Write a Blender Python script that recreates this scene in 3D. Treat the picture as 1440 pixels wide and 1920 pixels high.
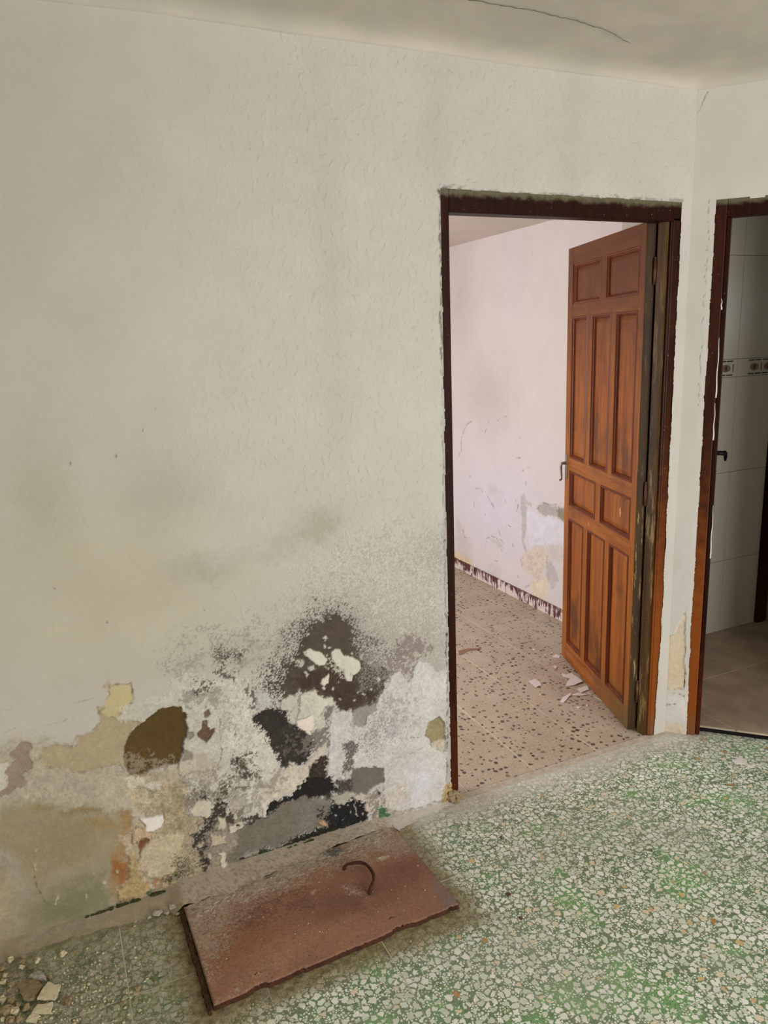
import bpy, bmesh, math, random
import numpy as np
from mathutils import Vector, Matrix
random.seed(7)
for o in list(bpy.data.objects): bpy.data.objects.remove(o)
S = bpy.context.scene
COL = S.collection
# ------------------------------------------------------------------ camera
F_PX = 1387.82
cam = bpy.data.cameras.new('camera'); cam_o = bpy.data.objects.new('camera', cam); COL.objects.link(cam_o)
cam.sensor_fit = 'VERTICAL'; cam.sensor_height = 36.0; cam.lens = F_PX * 36.0 / 1920.0
cam.clip_start = .02
_r = Vector((0.908339, -0.416567, -0.037306)); _u = Vector((0.126239, 0.188039, 0.974015)); _f = Vector((0.398727, 0.889446, -0.223390))
cam_o.matrix_world = Matrix(((_r.x, _u.x, -_f.x, 0), (_r.y, _u.y, -_f.y, 0), (_r.z, _u.z, -_f.z, 1.65), (0, 0, 0, 1)))
S.camera = cam_o
# ------------------------------------------------------------------ world, lights, exposure
w = bpy.data.worlds.new('world'); S.world = w; w.use_nodes = True
w.node_tree.nodes['Background'].inputs[0].default_value = (0.80, 0.88, 1.0, 1)
w.node_tree.nodes['Background'].inputs[1].default_value = 1.0
def area(name, loc, direction, sx, sy, power, color):
    l = bpy.data.lights.new(name, 'AREA'); l.shape = 'RECTANGLE'; l.size = sx; l.size_y = sy; l.energy = power; l.color = color
    o = bpy.data.objects.new(name, l); COL.objects.link(o); o.location = loc
    o.rotation_euler = Vector(direction).to_track_quat('-Z', 'Z').to_euler(); return o
# daylight at the window openings of room and bedroom, plus an added bathroom fill
area('window_daylight', (1.95, -2.47, 1.18), (0, 1, 0), 1.7, 2.05, 122, (1.0, 0.965, 0.95))
area('bedroom_daylight', (-0.56, 3.75, 1.30), (1, 0, 0), 1.3, 1.4, 51, (1.0, 0.985, 0.98))
area('bathroom_added_fill', (4.60, 1.20, 1.75), (-1, 0, 0), .42, .42, 1.1, (1.0, 0.97, 0.88))  # added fill that brightens the tiled room
S.view_settings.view_transform = 'Standard'; S.view_settings.look = 'None'
S.view_settings.exposure = 0.0; S.view_settings.gamma = 1.0; S.view_settings.use_curve_mapping = False

D = 2.117                     # face of the main wall
CEIL = 2.46
S2 = 2 ** -.5
K = Vector((2.21, D, 0))      # corner between the main wall and the angled wall
BD = Vector((S2, -S2, 0)); BN = Vector((S2, S2, 0))   # along / behind the angled wall
def PB(t, dep, z): return (K.x + BD.x * t + BN.x * dep, K.y + BD.y * t + BN.y * dep, z)

# ------------------------------------------------------------------ helpers
def tag(o, label=None, cat=None, group=None, kind=None):
    if label: o['label'] = label
    if cat: o['category'] = cat
    if group: o['group'] = group
    if kind: o['kind'] = kind
    return o
def empty(name, loc=(0, 0, 0), rz=0):
    o = bpy.data.objects.new(name, None); COL.objects.link(o); o.location = loc; o.rotation_euler = (0, 0, rz); o.empty_display_size = .1
    return o
def link(name, me, mat=None, parent=None, smooth=False):
    o = bpy.data.objects.new(name, me); COL.objects.link(o)
    if mat is not None and not me.materials: me.materials.append(mat)
    if parent: o.parent = parent
    if smooth: me.polygons.foreach_set('use_smooth', [True] * len(me.polygons))
    return o
def from_bm(name, bm, mat, parent=None, smooth=False):
    bmesh.ops.recalc_face_normals(bm, faces=bm.faces)
    me = bpy.data.meshes.new(name); bm.to_mesh(me); bm.free()
    return link(name, me, mat, parent, smooth)
def bbox(bm, x0, x1, y0, y1, z0, z1, bev=0):
    r = bmesh.ops.create_cube(bm, size=1)
    for v in r['verts']:
        v.co = Vector((x0 + (v.co.x + .5) * (x1 - x0), y0 + (v.co.y + .5) * (y1 - y0), z0 + (v.co.z + .5) * (z1 - z0)))
    if bev:
        es = list({e for v in r['verts'] for e in v.link_edges})
        bmesh.ops.bevel(bm, geom=es, offset=bev, segments=2, affect='EDGES', profile=.5)
def boxes(name, L, mat, parent=None, bev=0, kind=None):
    bm = bmesh.new()
    for b in L: bbox(bm, *b, bev=bev)
    o = from_bm(name, bm, mat, parent)
    if kind: o['kind'] = kind
    return o
def prism(bm, pts, z0, z1):
    a = [bm.verts.new((x, y, z0)) for x, y in pts]; b = [bm.verts.new((x, y, z1)) for x, y in pts]
    n = len(pts)
    bm.faces.new(a[::-1]); bm.faces.new(b)
    for i in range(n): bm.faces.new((a[i], a[(i + 1) % n], b[(i + 1) % n], b[i]))
def tube(bm, pts, r, seg=10):
    pts = [Vector(p) for p in pts]; rings = []
    for i, p in enumerate(pts):
        t = (pts[min(i + 1, len(pts) - 1)] - pts[max(i - 1, 0)]).normalized()
        a = t.orthogonal().normalized() if i == 0 else (rings_a - t * rings_a.dot(t)).normalized()
        rings_a = a; b = t.cross(a)
        rr = r[i] if isinstance(r, (list, tuple)) else r
        rings.append([bm.verts.new(p + (a * math.cos(2 * math.pi * k / seg) + b * math.sin(2 * math.pi * k / seg)) * rr) for k in range(seg)])
    for i in range(len(rings) - 1):
        for k in range(seg):
            bm.faces.new((rings[i][k], rings[i][(k + 1) % seg], rings[i + 1][(k + 1) % seg], rings[i + 1][k]))
    bm.faces.new(rings[0][::-1]); bm.faces.new(rings[-1])

# ---- numpy noise and layered surface painting (wear with shapes of its own)
_RNG = np.random.RandomState(11)
_TAB = _RNG.rand(64, 256, 256).astype(np.float32)
def vnoise(s, t, scale, seed=0):
    x = s * scale + 37.3; y = t * scale + 91.7
    xi = np.floor(x).astype(int); yi = np.floor(y).astype(int)
    fx = x - xi; fy = y - yi; fx = fx * fx * (3 - 2 * fx); fy = fy * fy * (3 - 2 * fy)
    T = _TAB[seed % 64]
    a = T[xi & 255, yi & 255]; b = T[(xi + 1) & 255, yi & 255]; c = T[xi & 255, (yi + 1) & 255]; d = T[(xi + 1) & 255, (yi + 1) & 255]
    return (a * (1 - fx) + b * fx) * (1 - fy) + (c * (1 - fx) + d * fx) * fy
def fbm(s, t, scale, seed=0, oc=4, gain=.5):
    r = 0; amp = 1; tot = 0
    for i in range(oc):
        r = r + amp * vnoise(s, t, scale * 2 ** i, seed + i); tot += amp; amp *= gain
    return r / tot
def rank01(a):
    r = np.empty(a.size, np.float32); r[np.argsort(a, kind='stable')] = np.linspace(0, 1, a.size); return r
def lin(c, g=1.0):
    c = np.asarray(c, float) / 255.0
    return np.where(c <= .04045, c / 12.92, ((c + .055) / 1.055) ** 2.4) * g
def lin4(c, g=1.0): return (*[float(v) for v in lin(c, g)], 1.0)
GAIN = 1.06
def sd_poly(px, py, pts):
    d = np.full(px.shape, 1e9); ins = np.zeros(px.shape, bool); n = len(pts)
    for i in range(n):
        ax, ay = pts[i]; bx, by = pts[(i + 1) % n]
        ex, ey = bx - ax, by - ay; wx, wy = px - ax, py - ay
        h = np.clip((wx * ex + wy * ey) / (ex * ex + ey * ey + 1e-12), 0, 1)
        d = np.minimum(d, (wx - ex * h) ** 2 + (wy - ey * h) ** 2)
        c = (ay > py) != (by > py)
        if abs(by - ay) > 1e-9: ins ^= c & (px < (bx - ax) * (py - ay) / (by - ay) + ax)
    d = np.sqrt(d); return np.where(ins, d, -d)
def sd_line(px, py, pts):
    d = np.full(px.shape, 1e9)
    for (ax, ay), (bx, by) in zip(pts[:-1], pts[1:]):
        ex, ey = bx - ax, by - ay; wx, wy = px - ax, py - ay
        h = np.clip((wx * ex + wy * ey) / (ex * ex + ey * ey + 1e-12), 0, 1)
        d = np.minimum(d, (wx - ex * h) ** 2 + (wy - ey * h) ** 2)
    return np.sqrt(d)
def paint(s, t, layers, col, fine=170.):
    """returns colour (n,3 linear), height, grain for points s,t"""
    n = s.size; h = np.zeros(n); gr = np.zeros(n)
    def wf(k): return 1.1 * (fbm(s, t, 22, 1 + k, 2) - .5) + 1.0 * (fbm(s, t, 65, 3 + k, 2) - .5) + .8 * (fbm(s, t, 190, 6 + k, 2) - .5)
    w1 = wf(0); w2 = wf(12)
    sp_l = [rank01(fbm(s, t, fine * k, sd, 3, .75) + j * fbm(s, t, 35, 25, 2)) for k, sd, j in ((1., 21, .35), (1.5, 27, .25), (.6, 38, .3))]
    brk = fbm(s, t, 70, 55, 3)
    gn = fbm(s, t, 120, 31, 3, .7) - .5
    gn2 = fbm(s, t, 30, 41, 4, .6) - .5
    for li, (kind, c, a, f, wp, sp, dep, g, pts) in enumerate(layers):
        sp_n = sp_l[li % 3]; sdv = None
        P = np.array(pts, float)
        if kind == 'E':
            (cx, cy), (rx, ry) = pts; mg = 2.6
            idx = np.where((np.abs(s - cx) < rx * mg) & (np.abs(t - cy) < ry * mg))[0]
        else:
            mg = f + wp * 2 + .01 + (f if sp else 0)
            idx = np.where((s > P[:, 0].min() - mg) & (s < P[:, 0].max() + mg) & (t > P[:, 1].min() - mg) & (t < P[:, 1].max() + mg))[0]
        if idx.size == 0: continue
        x = s[idx] + w1[idx] * wp * 2.6; y = t[idx] + w2[idx] * wp * 2.6
        if kind == 'E': m = np.exp(-(((x - cx) / rx) ** 2 + ((y - cy) / ry) ** 2) * .9) * (1 + .5 * gn2[idx])
        elif kind == 'P': sdv = sd_poly(x, y, pts); m = np.clip(.5 + sdv / (2 * f), 0, 1); m = m * m * (3 - 2 * m)
        else: m = np.clip(1.2 - sd_line(x, y, pts) / f * 1.2, 0, 1) * np.clip((brk[idx] - .40) / .08, 0, 1)
        if sp: m = np.clip((m * (sp if sp < .9 else 1.06) - sp_n[idx]) / .16 + .5, 0, 1) * (m > .01)
        m = np.clip(m * a, 0, 1)
        cc = lin(c, GAIN)[None, :] * (1 + ((g * 3.4 + .10) * gn[idx] + (g * 2.6 + .06) * gn2[idx]))[:, None]
        col[idx] = col[idx] * (1 - m[:, None]) + cc * m[:, None]
        if sdv is not None and dep is not None and f <= .006 and not sp:      # dirt and painted shadow line along a flake's broken rim
            ln = np.exp(-(sdv / .0022) ** 2) * np.clip((brk[idx] - .42) / .12, 0, 1) * a
            col[idx] *= (1 - .42 * ln)[:, None]
        if dep is not None:
            h[idx] = h[idx] * (1 - m) + (dep + g * .035 * gn[idx] + g * .02 * gn2[idx]) * m
            gr[idx] = gr[idx] * (1 - m) + min(1, g * 5) * m
    return np.clip(col, .004, .92), h, gr
def grid_mesh(name, ss, ts, place, keep=None, attrs=None):
    """grid over ss x ts; place(s,t,idx)->xyz ; keep(sc,tc)->bool per cell"""
    A, B = np.meshgrid(ss, ts, indexing='ij'); s = A.ravel(); t = B.ravel(); ns, nt = len(ss), len(ts)
    co = place(s, t)
    i, j = np.meshgrid(np.arange(ns - 1), np.arange(nt - 1), indexing='ij'); i = i.ravel(); j = j.ravel()
    if keep is not None:
        k = keep((ss[i] + ss[i + 1]) / 2, (ts[j] + ts[j + 1]) / 2); i = i[k]; j = j[k]
    v = i * nt + j
    q = np.stack([v, v + nt, v + nt + 1, v + 1], 1)
    me = bpy.data.meshes.new(name)
    me.vertices.add(len(s)); me.vertices.foreach_set('co', co.astype(np.float32).ravel())
    me.loops.add(q.size); me.loops.foreach_set('vertex_index', q.ravel().astype(np.int32))
    me.polygons.add(len(q)); me.polygons.foreach_set('loop_start', (np.arange(len(q)) * 4).astype(np.int32))
    me.polygons.foreach_set('use_smooth', np.ones(len(q), bool))
    me.update(calc_edges=True)
    if attrs:
        for nm, c in attrs.items():
            a = me.attributes.new(nm, 'FLOAT_COLOR', 'POINT')
            a.data.foreach_set('color', np.concatenate([c, np.ones((len(s), 1))], 1).astype(np.float32).ravel())
    return me

# ---- node helpers
def NM(name):
    m = bpy.data.materials.new(name); m.use_nodes = True; t = m.node_tree
    return m, t, t.nodes['Principled BSDF']
def N(t, typ, ins=None, **props):
    n = t.nodes.new(typ)
    for k, v in props.items(): setattr(n, k, v)
    for k, v in (ins or {}).items():
        s = n.inputs[k]
        if isinstance(v, bpy.types.NodeSocket): t.links.new(v, s)
        else: s.default_value = v
    return n
def MIX(t, fac, a, b, mode='MIX'):
    n = N(t, 'ShaderNodeMix', data_type='RGBA', blend_type=mode)
    for i, v in ((0, fac), (6, a), (7, b)):
        if isinstance(v, bpy.types.NodeSocket): t.links.new(v, n.inputs[i])
        else: n.inputs[i].default_value = v
    return n.outputs[2]
def MATH(t, op, a, b=None, c=None, clamp=False):
    n = N(t, 'ShaderNodeMath', operation=op, use_clamp=clamp)
    for i, v in enumerate((a, b, c)):
        if v is None: continue
        if isinstance(v, bpy.types.NodeSocket): t.links.new(v, n.inputs[i])
        else: n.inputs[i].default_value = v
    return n.outputs[0]
def MR(t, v, a, b, c=0., d=1., smooth=True):
    n = N(t, 'ShaderNodeMapRange', {0: v, 1: a, 2: b, 3: c, 4: d}, interpolation_type='SMOOTHSTEP' if smooth else 'LINEAR'); return n.outputs[0]
def NOISE(t, vec, scale, detail=4, rough=.55, dist=0., out='Fac'):
    return N(t, 'ShaderNodeTexNoise', {'Vector': vec, 'Scale': scale, 'Detail': detail, 'Roughness': rough, 'Distortion': dist}).outputs[out]
def BUMP(t, b, h, strength=.3, dist=.01):
    n = N(t, 'ShaderNodeBump', {'Height': h, 'Strength': strength, 'Distance': dist}); t.links.new(n.outputs[0], b.inputs['Normal']); return n
def RAMP(t, f, stops, interp='LINEAR'):
    n = N(t, 'ShaderNodeValToRGB', {0: f}); cr = n.color_ramp; cr.interpolation = interp
    while len(cr.elements) < len(stops): cr.elements.new(.5)
    for e, (p, c) in zip(cr.elements, stops): e.position = p; e.color = c
    return n.outputs[0]
def POS(t): return N(t, 'ShaderNodeNewGeometry').outputs['Position']
def OBJ(t): return N(t, 'ShaderNodeTexCoord').outputs['Object']
def SCALED(t, v, sc, loc=(0, 0, 0)):
    return N(t, 'ShaderNodeMapping', {'Vector': v, 'Scale': sc, 'Location': loc}).outputs[0]

# ---- materials
def m_wall(name, bump=.35, stipple=True):
    """plaster: colour from the worn-surface attribute, fine mottling and stipple relief"""
    m, t, b = NM(name); p = POS(t)
    c = N(t, 'ShaderNodeAttribute', attribute_name='Col').outputs['Color']
    k = N(t, 'ShaderNodeSeparateColor', {0: N(t, 'ShaderNodeAttribute', attribute_name='Msk').outputs['Color']})
    n1 = NOISE(t, p, 300, 3, .6); n2 = NOISE(t, p, 6, 4, .6)
    v = MATH(t, 'MULTIPLY_ADD', MATH(t, 'SUBTRACT', n1, .5), MATH(t, 'MULTIPLY_ADD', k.outputs[1], 1.0, .10), 1.0)
    v = MATH(t, 'MULTIPLY', v, MR(t, n2, .2, .8, .965, 1.035))
    cc = N(t, 'ShaderNodeCombineColor', {0: v, 1: v, 2: v}).outputs[0]
    t.links.new(MIX(t, 1.0, c, cc, 'MULTIPLY'), b.inputs['Base Color'])
    b.inputs['Roughness'].default_value = .85; b.inputs['Specular IOR Level'].default_value = .25
    warp = N(t, "ShaderNodeVectorMath", {0: p}, operation="MULTIPLY_ADD")
    warp.inputs[1].default_value = (1, 1, .75)
    t.links.new(MIXV(t, N(t, 'ShaderNodeTexNoise', {'Vector': p, 'Scale': 30., 'Detail': 2.}).outputs['Color'], .02), warp.inputs[2])
    st = NOISE(t, warp.outputs[0], 62, 1, .4)
    st = MATH(t, 'MULTIPLY', MR(t, st, .48, .82), k.outputs[0])
    gr = MATH(t, 'MULTIPLY', NOISE(t, p, 160, 4, .7), MATH(t, 'MULTIPLY_ADD', k.outputs[1], .8, .08))
    h = MATH(t, 'ADD', MATH(t, 'MULTIPLY', st, .75), MATH(t, 'ADD', gr, MATH(t, 'MULTIPLY', NOISE(t, p, 9, 3, .5), .6)))
    BUMP(t, b, h, bump, .006)
    return m
def MIXV(t, v, s):
    return N(t, 'ShaderNodeVectorMath', {0: v, 3: s}, operation='SCALE').outputs[0]
M_WALL = m_wall('worn_plaster', .55)
M_WALL2 = m_wall('bedroom_plaster', .25)
def m_plain(name, c, rough=.8, nscale=8, namp=.08, bump=0., bscale=60, spec=.3, metal=0):
    m, t, b = NM(name); p = POS(t)
    n = NOISE(t, p, nscale, 5, .6)
    lo = lin4(c); v = MR(t, n, .25, .75, 1 - namp, 1 + namp)
    t.links.new(MIX(t, 1., lo, N(t, 'ShaderNodeCombineColor', {0: v, 1: v, 2: v}).outputs[0], 'MULTIPLY'), b.inputs['Base Color'])
    b.inputs['Roughness'].default_value = rough; b.inputs['Specular IOR Level'].default_value = spec; b.inputs['Metallic'].default_value = metal
    if bump: BUMP(t, b, NOISE(t, p, bscale, 4, .6), bump, .004)
    return m
M_PLASTER = m_plain('plain_plaster', (204, 201, 193), .9, 5, .05, .2, 50)
M_CEIL = m_plain('ceiling_plaster', (205, 198, 186), .9, 4, .09, .25, 14)
M_BEDCEIL = m_plain('bedroom_ceiling', (212, 200, 192), .9, 4, .04, .1, 14)
M_CRACK = m_plain('crack_dark', (96, 90, 78), .9)
M_LIPSHADE = m_plain('lip_shade', (16, 13, 11), .9)
M_GROUT = m_plain('grout', (214, 212, 198), .9, 30, .15)
M_IRON = m_plain('dark_iron', (26, 24, 23), .45, 40, .2, 0, 60, .5, .6)
M_STEEL = m_plain('worn_steel', (150, 140, 130), .4, 60, .2, 0, 60, .5, .9)
M_HINGE = m_plain('old_hinge', (96, 66, 48), .5, 60, .3, .2, 200, .4, .5)
M_FLAKE = m_plain('paint_flake', (232, 224, 222), .8, 40, .05, .2, 120)
M_RUBW = m_plain('pale_rubble', (206, 196, 162), .9, 60, .10, .6, 90)
M_RUBT = m_plain('tan_rubble', (156, 138, 106), .95, 70, .2, .9, 120)
M_RUBG = m_plain('grey_rubble', (176, 172, 160), .95, 70, .25, .9, 120)
M_TILEW = m_plain('white_glazed_tile', (208, 201, 186), .22, 3, .02, 0, 60, .5)
M_TGROUT = m_plain('wall_grout', (168, 158, 140), .9, 30, .1)
M_OVAL = m_plain('border_grey_print', (120, 112, 98), .4)
M_RED = m_plain('border_red_print', (104, 50, 38), .4)
M_BLACKP = m_plain('border_black_print', (42, 38, 34), .4)
M_CREAM = m_plain('border_cream_print', (202, 194, 176), .3)

def m_green():
    m, t, b = NM('green_terrazzo'); p = POS(t)
    xyz = N(t, 'ShaderNodeSeparateXYZ', {0: p}).outputs
    flat = N(t, 'ShaderNodeCombineXYZ', {0: xyz[0], 1: xyz[1], 2: 0.}).outputs[0]
    wv = N(t, 'ShaderNodeTexNoise', {'Vector': flat, 'Scale': 42., 'Detail': 3.}).outputs['Color']
    q = N(t, 'ShaderNodeVectorMath', {0: flat, 1: MIXV(t, wv, .016)}, operation='ADD').outputs[0]
    def vor(scale, feat):
        return N(t, 'ShaderNodeTexVoronoi', {'Vector': q, 'Scale': scale, 'Randomness': 1.0}, voronoi_dimensions='2D', feature=feat)
    b1 = vor(47., 'F1'); e1 = vor(47., 'DISTANCE_TO_EDGE').outputs['Distance']
    b2 = vor(120., 'F1'); e2 = vor(120., 'DISTANCE_TO_EDGE').outputs['Distance']
    r1 = N(t, 'ShaderNodeSeparateColor', {0: b1.outputs['Color']}).outputs; r2 = N(t, 'ShaderNodeSeparateColor', {0: b2.outputs['Color']}).outputs
    d1 = b1.outputs['Distance']; d2 = b2.outputs['Distance']
    bare = MR(t, NOISE(t, flat, 4.5, 3, .6), .50, .68)          # patches where more of the green body shows
    def chips(e, d, r, base, keep, k):
        edge = MATH(t, 'SUBTRACT', e, MATH(t, 'MULTIPLY_ADD', bare, .05, MATH(t, 'MULTIPLY_ADD', r[1], .07, base)))
        rnd = MATH(t, 'SUBTRACT', MATH(t, 'MULTIPLY_ADD', r[1], -.14, .56), d)        # rounds the corners off
        mm = MATH(t, 'MINIMUM', edge, MATH(t, 'MULTIPLY', rnd, .55))
        return MATH(t, 'MULTIPLY', MR(t, mm, 0., .05), MATH(t, 'GREATER_THAN', r[0], keep))
    big = chips(e1, d1, r1, .075, .20, 1)
    sm = chips(e2, d2, r2, .075, MATH(t, 'MULTIPLY_ADD', bare, .30, .25), 2)
    pale = [(0, lin4((216, 224, 206))), (.2, lin4((242, 246, 234))), (.45, lin4((226, 233, 216))), (.62, lin4((250, 251, 243))), (.78, lin4((234, 239, 226))), (.93, lin4((236, 222, 194))), (.978, lin4((224, 190, 140))), (.990, lin4((200, 136, 66))), (.996, lin4((92, 52, 30)))]
    c1 = RAMP(t, r1[2], pale, 'CONSTANT'); c2 = RAMP(t, r2[2], pale[:6], 'CONSTANT')
    body = MIX(t, bare, lin4((124, 146, 114)), lin4((132, 180, 118)))
    body = MIX(t, MATH(t, 'MULTIPLY', MR(t, NOISE(t, flat, 230, 2, .5), .52, .64), .65), body, lin4((58, 74, 52)))
    col = MIX(t, sm, body, c2); col = MIX(t, big, col, c1)
    mott = MR(t, NOISE(t, flat, 90, 3, .6), .3, .7, .92, 1.06)
    col = MIX(t, 1., col, N(t, 'ShaderNodeCombineColor', {0: mott, 1: mott, 2: mott}).outputs[0], 'MULTIPLY')
    # dust film
    dn = NOISE(t, flat, 3.2, 5, .65)
    dust = MR(t, dn, .44, .75, .0, .42)
    col = MIX(t, dust, col, lin4((186, 190, 172)))
    # dirt along the wall foot
    nz = NOISE(t, flat, 14, 5, .65)
    dwall = MR(t, MATH(t, 'ADD', xyz[1], MATH(t, 'MULTIPLY', MATH(t, 'SUBTRACT', nz, .5), .30)), 1.93, 2.10)
    col = MIX(t, MATH(t, 'MULTIPLY', dwall, .8), col, MIX(t, MR(t, xyz[0], .5, 1.2), lin4((176, 160, 128)), lin4((204, 198, 192))))
    # grime and mortar spill on the left
    dl = MR(t, MATH(t, 'ADD', xyz[0], MATH(t, 'MULTIPLY', MATH(t, 'SUBTRACT', nz, .5), .5)), .42, .08)
    nf = NOISE(t, flat, 38, 5, .7)
    spill = MIX(t, MR(t, nf, .35, .65), lin4((112, 108, 82)), lin4((168, 158, 130)))
    spill = MIX(t, MATH(t, 'MULTIPLY', MR(t, nz, .47, .62), .75), spill, lin4((84, 96, 58)))
    col = MIX(t, MATH(t, 'MULTIPLY', dl, .68), col, spill)
    # rust and grime ring round the iron cover
    ax = MATH(t, 'SUBTRACT', MATH(t, 'ABSOLUTE', MATH(t, 'SUBTRACT', xyz[0], .56)), .37)
    ay = MATH(t, 'SUBTRACT', MATH(t, 'ABSOLUTE', MATH(t, 'SUBTRACT', xyz[1], 1.85)), .225)
    ring = MATH(t, 'ADD', MATH(t, 'MAXIMUM', ax, ay), MATH(t, 'MULTIPLY', MATH(t, 'SUBTRACT', nz, .5), .10))
    col = MIX(t, MR(t, ring, .105, .015, 0., .85), col, MIX(t, MR(t, nf, .35, .65), lin4((104, 82, 48)), lin4((150, 136, 96))))
    t.links.new(col, b.inputs['Base Color'])
    t.links.new(MATH(t, 'ADD', MR(t, dn, .35, .7, .30, .55), MATH(t, 'MULTIPLY', dl, .3), clamp=True), b.inputs['Roughness'])
    b.inputs['Specular IOR Level'].default_value = .45
    bh = MATH(t, 'ADD', MATH(t, 'MULTIPLY', NOISE(t, flat, 240, 3, .6), MATH(t, 'MULTIPLY_ADD', dl, 1.5, .25)), MATH(t, 'MULTIPLY', nf, MATH(t, 'MULTIPLY', dl, 3.0)))
    BUMP(t, b, bh, .35, .003)
    return m
M_GREEN = m_green()
def m_beige():
    m, t, b = NM('beige_terrazzo'); p = POS(t)
    xyz = N(t, 'ShaderNodeSeparateXYZ', {0: p}).outputs
    flat = N(t, 'ShaderNodeCombineXYZ', {0: xyz[0], 1: xyz[1], 2: 0.}).outputs[0]
    wv = N(t, 'ShaderNodeTexNoise', {'Vector': flat, 'Scale': 60., 'Detail': 3.}).outputs['Color']
    q = N(t, 'ShaderNodeVectorMath', {0: flat, 1: MIXV(t, wv, .014)}, operation='ADD').outputs[0]
    v = N(t, 'ShaderNodeTexVoronoi', {'Vector': q, 'Scale': 42., 'Randomness': 1.}, voronoi_dimensions='2D')
    r = N(t, 'ShaderNodeSeparateColor', {0: v.outputs['Color']}).outputs
    rad = MATH(t, 'MULTIPLY_ADD', r[1], .30, .10)
    chip = MATH(t, 'MULTIPLY', MR(t, MATH(t, 'SUBTRACT', rad, v.outputs['Distance']), -.03, .04), MATH(t, 'LESS_THAN', r[0], .42))
    base = MIX(t, MR(t, NOISE(t, flat, 6, 5, .65), .3, .7), lin4((160, 142, 118)), lin4((192, 176, 154)))
    base = MIX(t, MR(t, NOISE(t, flat, 120, 4, .65), .35, .68), base, lin4((200, 186, 166)))
    base = MIX(t, MATH(t, 'MULTIPLY', MR(t, NOISE(t, flat, 200, 2, .5), .60, .70), .6), base, lin4((128, 108, 90)))
    cc = RAMP(t, r[2], [(0, lin4((52, 40, 36))), (.4, lin4((84, 70, 62))), (.6, lin4((62, 48, 42))), (.8, lin4((120, 104, 92)))], 'CONSTANT')
    col = MIX(t, MATH(t, 'MULTIPLY', chip, .92), base, cc)
    dust = MR(t, NOISE(t, flat, 2.8, 5, .65), .45, .75, .0, .45)
    t.links.new(MIX(t, dust, col, lin4((204, 193, 180))), b.inputs['Base Color'])
    b.inputs['Roughness'].default_value = .55
    BUMP(t, b, NOISE(t, flat, 200, 3, .6), .15, .002)
    return m
M_BEIGE = m_beige()
M_BGROUT = m_plain('beige_grout', (212, 200, 184), .95, 30, .12, .4, 150)
M_BATHF = m_plain('brown_floor_tile', (172, 156, 136), .5, 7, .22, .1, 90, .4)
M_BATHG = m_plain('bath_grout', (200, 190, 170), .9)
def m_mortar():
    m, t, b = NM('mortar_dust'); p = POS(t)
    c = N(t, 'ShaderNodeAttribute', attribute_name='Col').outputs['Color']
    v = MR(t, NOISE(t, p, 260, 4, .7), .25, .75, .80, 1.15)
    t.links.new(MIX(t, 1., c, N(t, 'ShaderNodeCombineColor', {0: v, 1: v, 2: v}).outputs[0], 'MULTIPLY'), b.inputs['Base Color'])
    b.inputs['Roughness'].default_value = .95
    BUMP(t, b, NOISE(t, p, 180, 5, .7), .5, .003); return m
M_MORTAR = m_mortar()
def m_rust():
    m, t, b = NM('rusted_iron'); p = POS(t)
    c = N(t, 'ShaderNodeAttribute', attribute_name='Col').outputs['Color']
    v = MR(t, NOISE(t, p, 170, 5, .7), .25, .75, .74, 1.2)
    c = MIX(t, 1., c, N(t, 'ShaderNodeCombineColor', {0: v, 1: v, 2: v}).outputs[0], 'MULTIPLY')
    c = MIX(t, MATH(t, 'MULTIPLY', MR(t, NOISE(t, p, 90, 3, .6), .62, .72), .6), c, lin4((84, 54, 42)))
    t.links.new(c, b.inputs['Base Color']); b.inputs['Roughness'].default_value = .62; b.inputs['Specular IOR Level'].default_value = .4
    BUMP(t, b, NOISE(t, p, 150, 5, .7), .5, .003); return m
M_RUST = m_rust()
M_RUSTD = m_plain('dark_rust', (72, 42, 27), .85, 50, .4, .8, 120)
def m_wood(name, stretch, c0, c1, c2, stain=None, rough=.38, worn=None, spec=.25):
    """grain along one local axis; stain = darker mould blotches; worn = weathered edge band"""
    m, t, b = NM(name); o = OBJ(t)
    g = NOISE(t, SCALED(t, o, stretch), 1.0, 6, .6, .8)
    fine = NOISE(t, SCALED(t, o, tuple(v * 5 for v in stretch)), 1.0, 3, .6)
    c = MIX(t, MR(t, g, .30, .68), lin4(c0), lin4(c1))
    c = MIX(t, MATH(t, 'MULTIPLY', MR(t, fine, .5, .75), .55), c, lin4(c2))
    if stain:
        sn = NOISE(t, SCALED(t, o, (5, 5, 2.2)), 1.0, 5, .62)
        c = MIX(t, MATH(t, 'MULTIPLY', MR(t, sn, .50, .68), stain[1]), c, lin4(stain[0]))
    if worn: c = worn(t, o, c)
    sp = MR(t, NOISE(t, o, 150, 2, .5), .72, .78)
    c = MIX(t, MATH(t, 'MULTIPLY', sp, .6), c, lin4((190, 160, 120)))
    t.links.new(c, b.inputs['Base Color']); b.inputs['Roughness'].default_value = rough
    b.inputs['Specular IOR Level'].default_value = spec
    BUMP(t, b, MATH(t, 'ADD', fine, MATH(t, 'MULTIPLY', NOISE(t, o, 90, 3, .6), .5)), .18, .002)
    return m
def leaf_wear_and_tone(t, o, c):
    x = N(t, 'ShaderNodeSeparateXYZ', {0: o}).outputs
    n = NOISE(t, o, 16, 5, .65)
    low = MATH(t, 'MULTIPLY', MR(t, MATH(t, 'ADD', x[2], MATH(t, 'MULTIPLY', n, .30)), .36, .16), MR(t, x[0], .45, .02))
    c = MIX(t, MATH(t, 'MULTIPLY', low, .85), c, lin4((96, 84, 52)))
    hi = MR(t, MATH(t, 'ADD', x[2], MATH(t, 'MULTIPLY', n, .6)), 1.55, 2.25)      # darker towards the top
    return MIX(t, MATH(t, 'MULTIPLY', hi, .75), c, lin4((74, 38, 18)))
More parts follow.
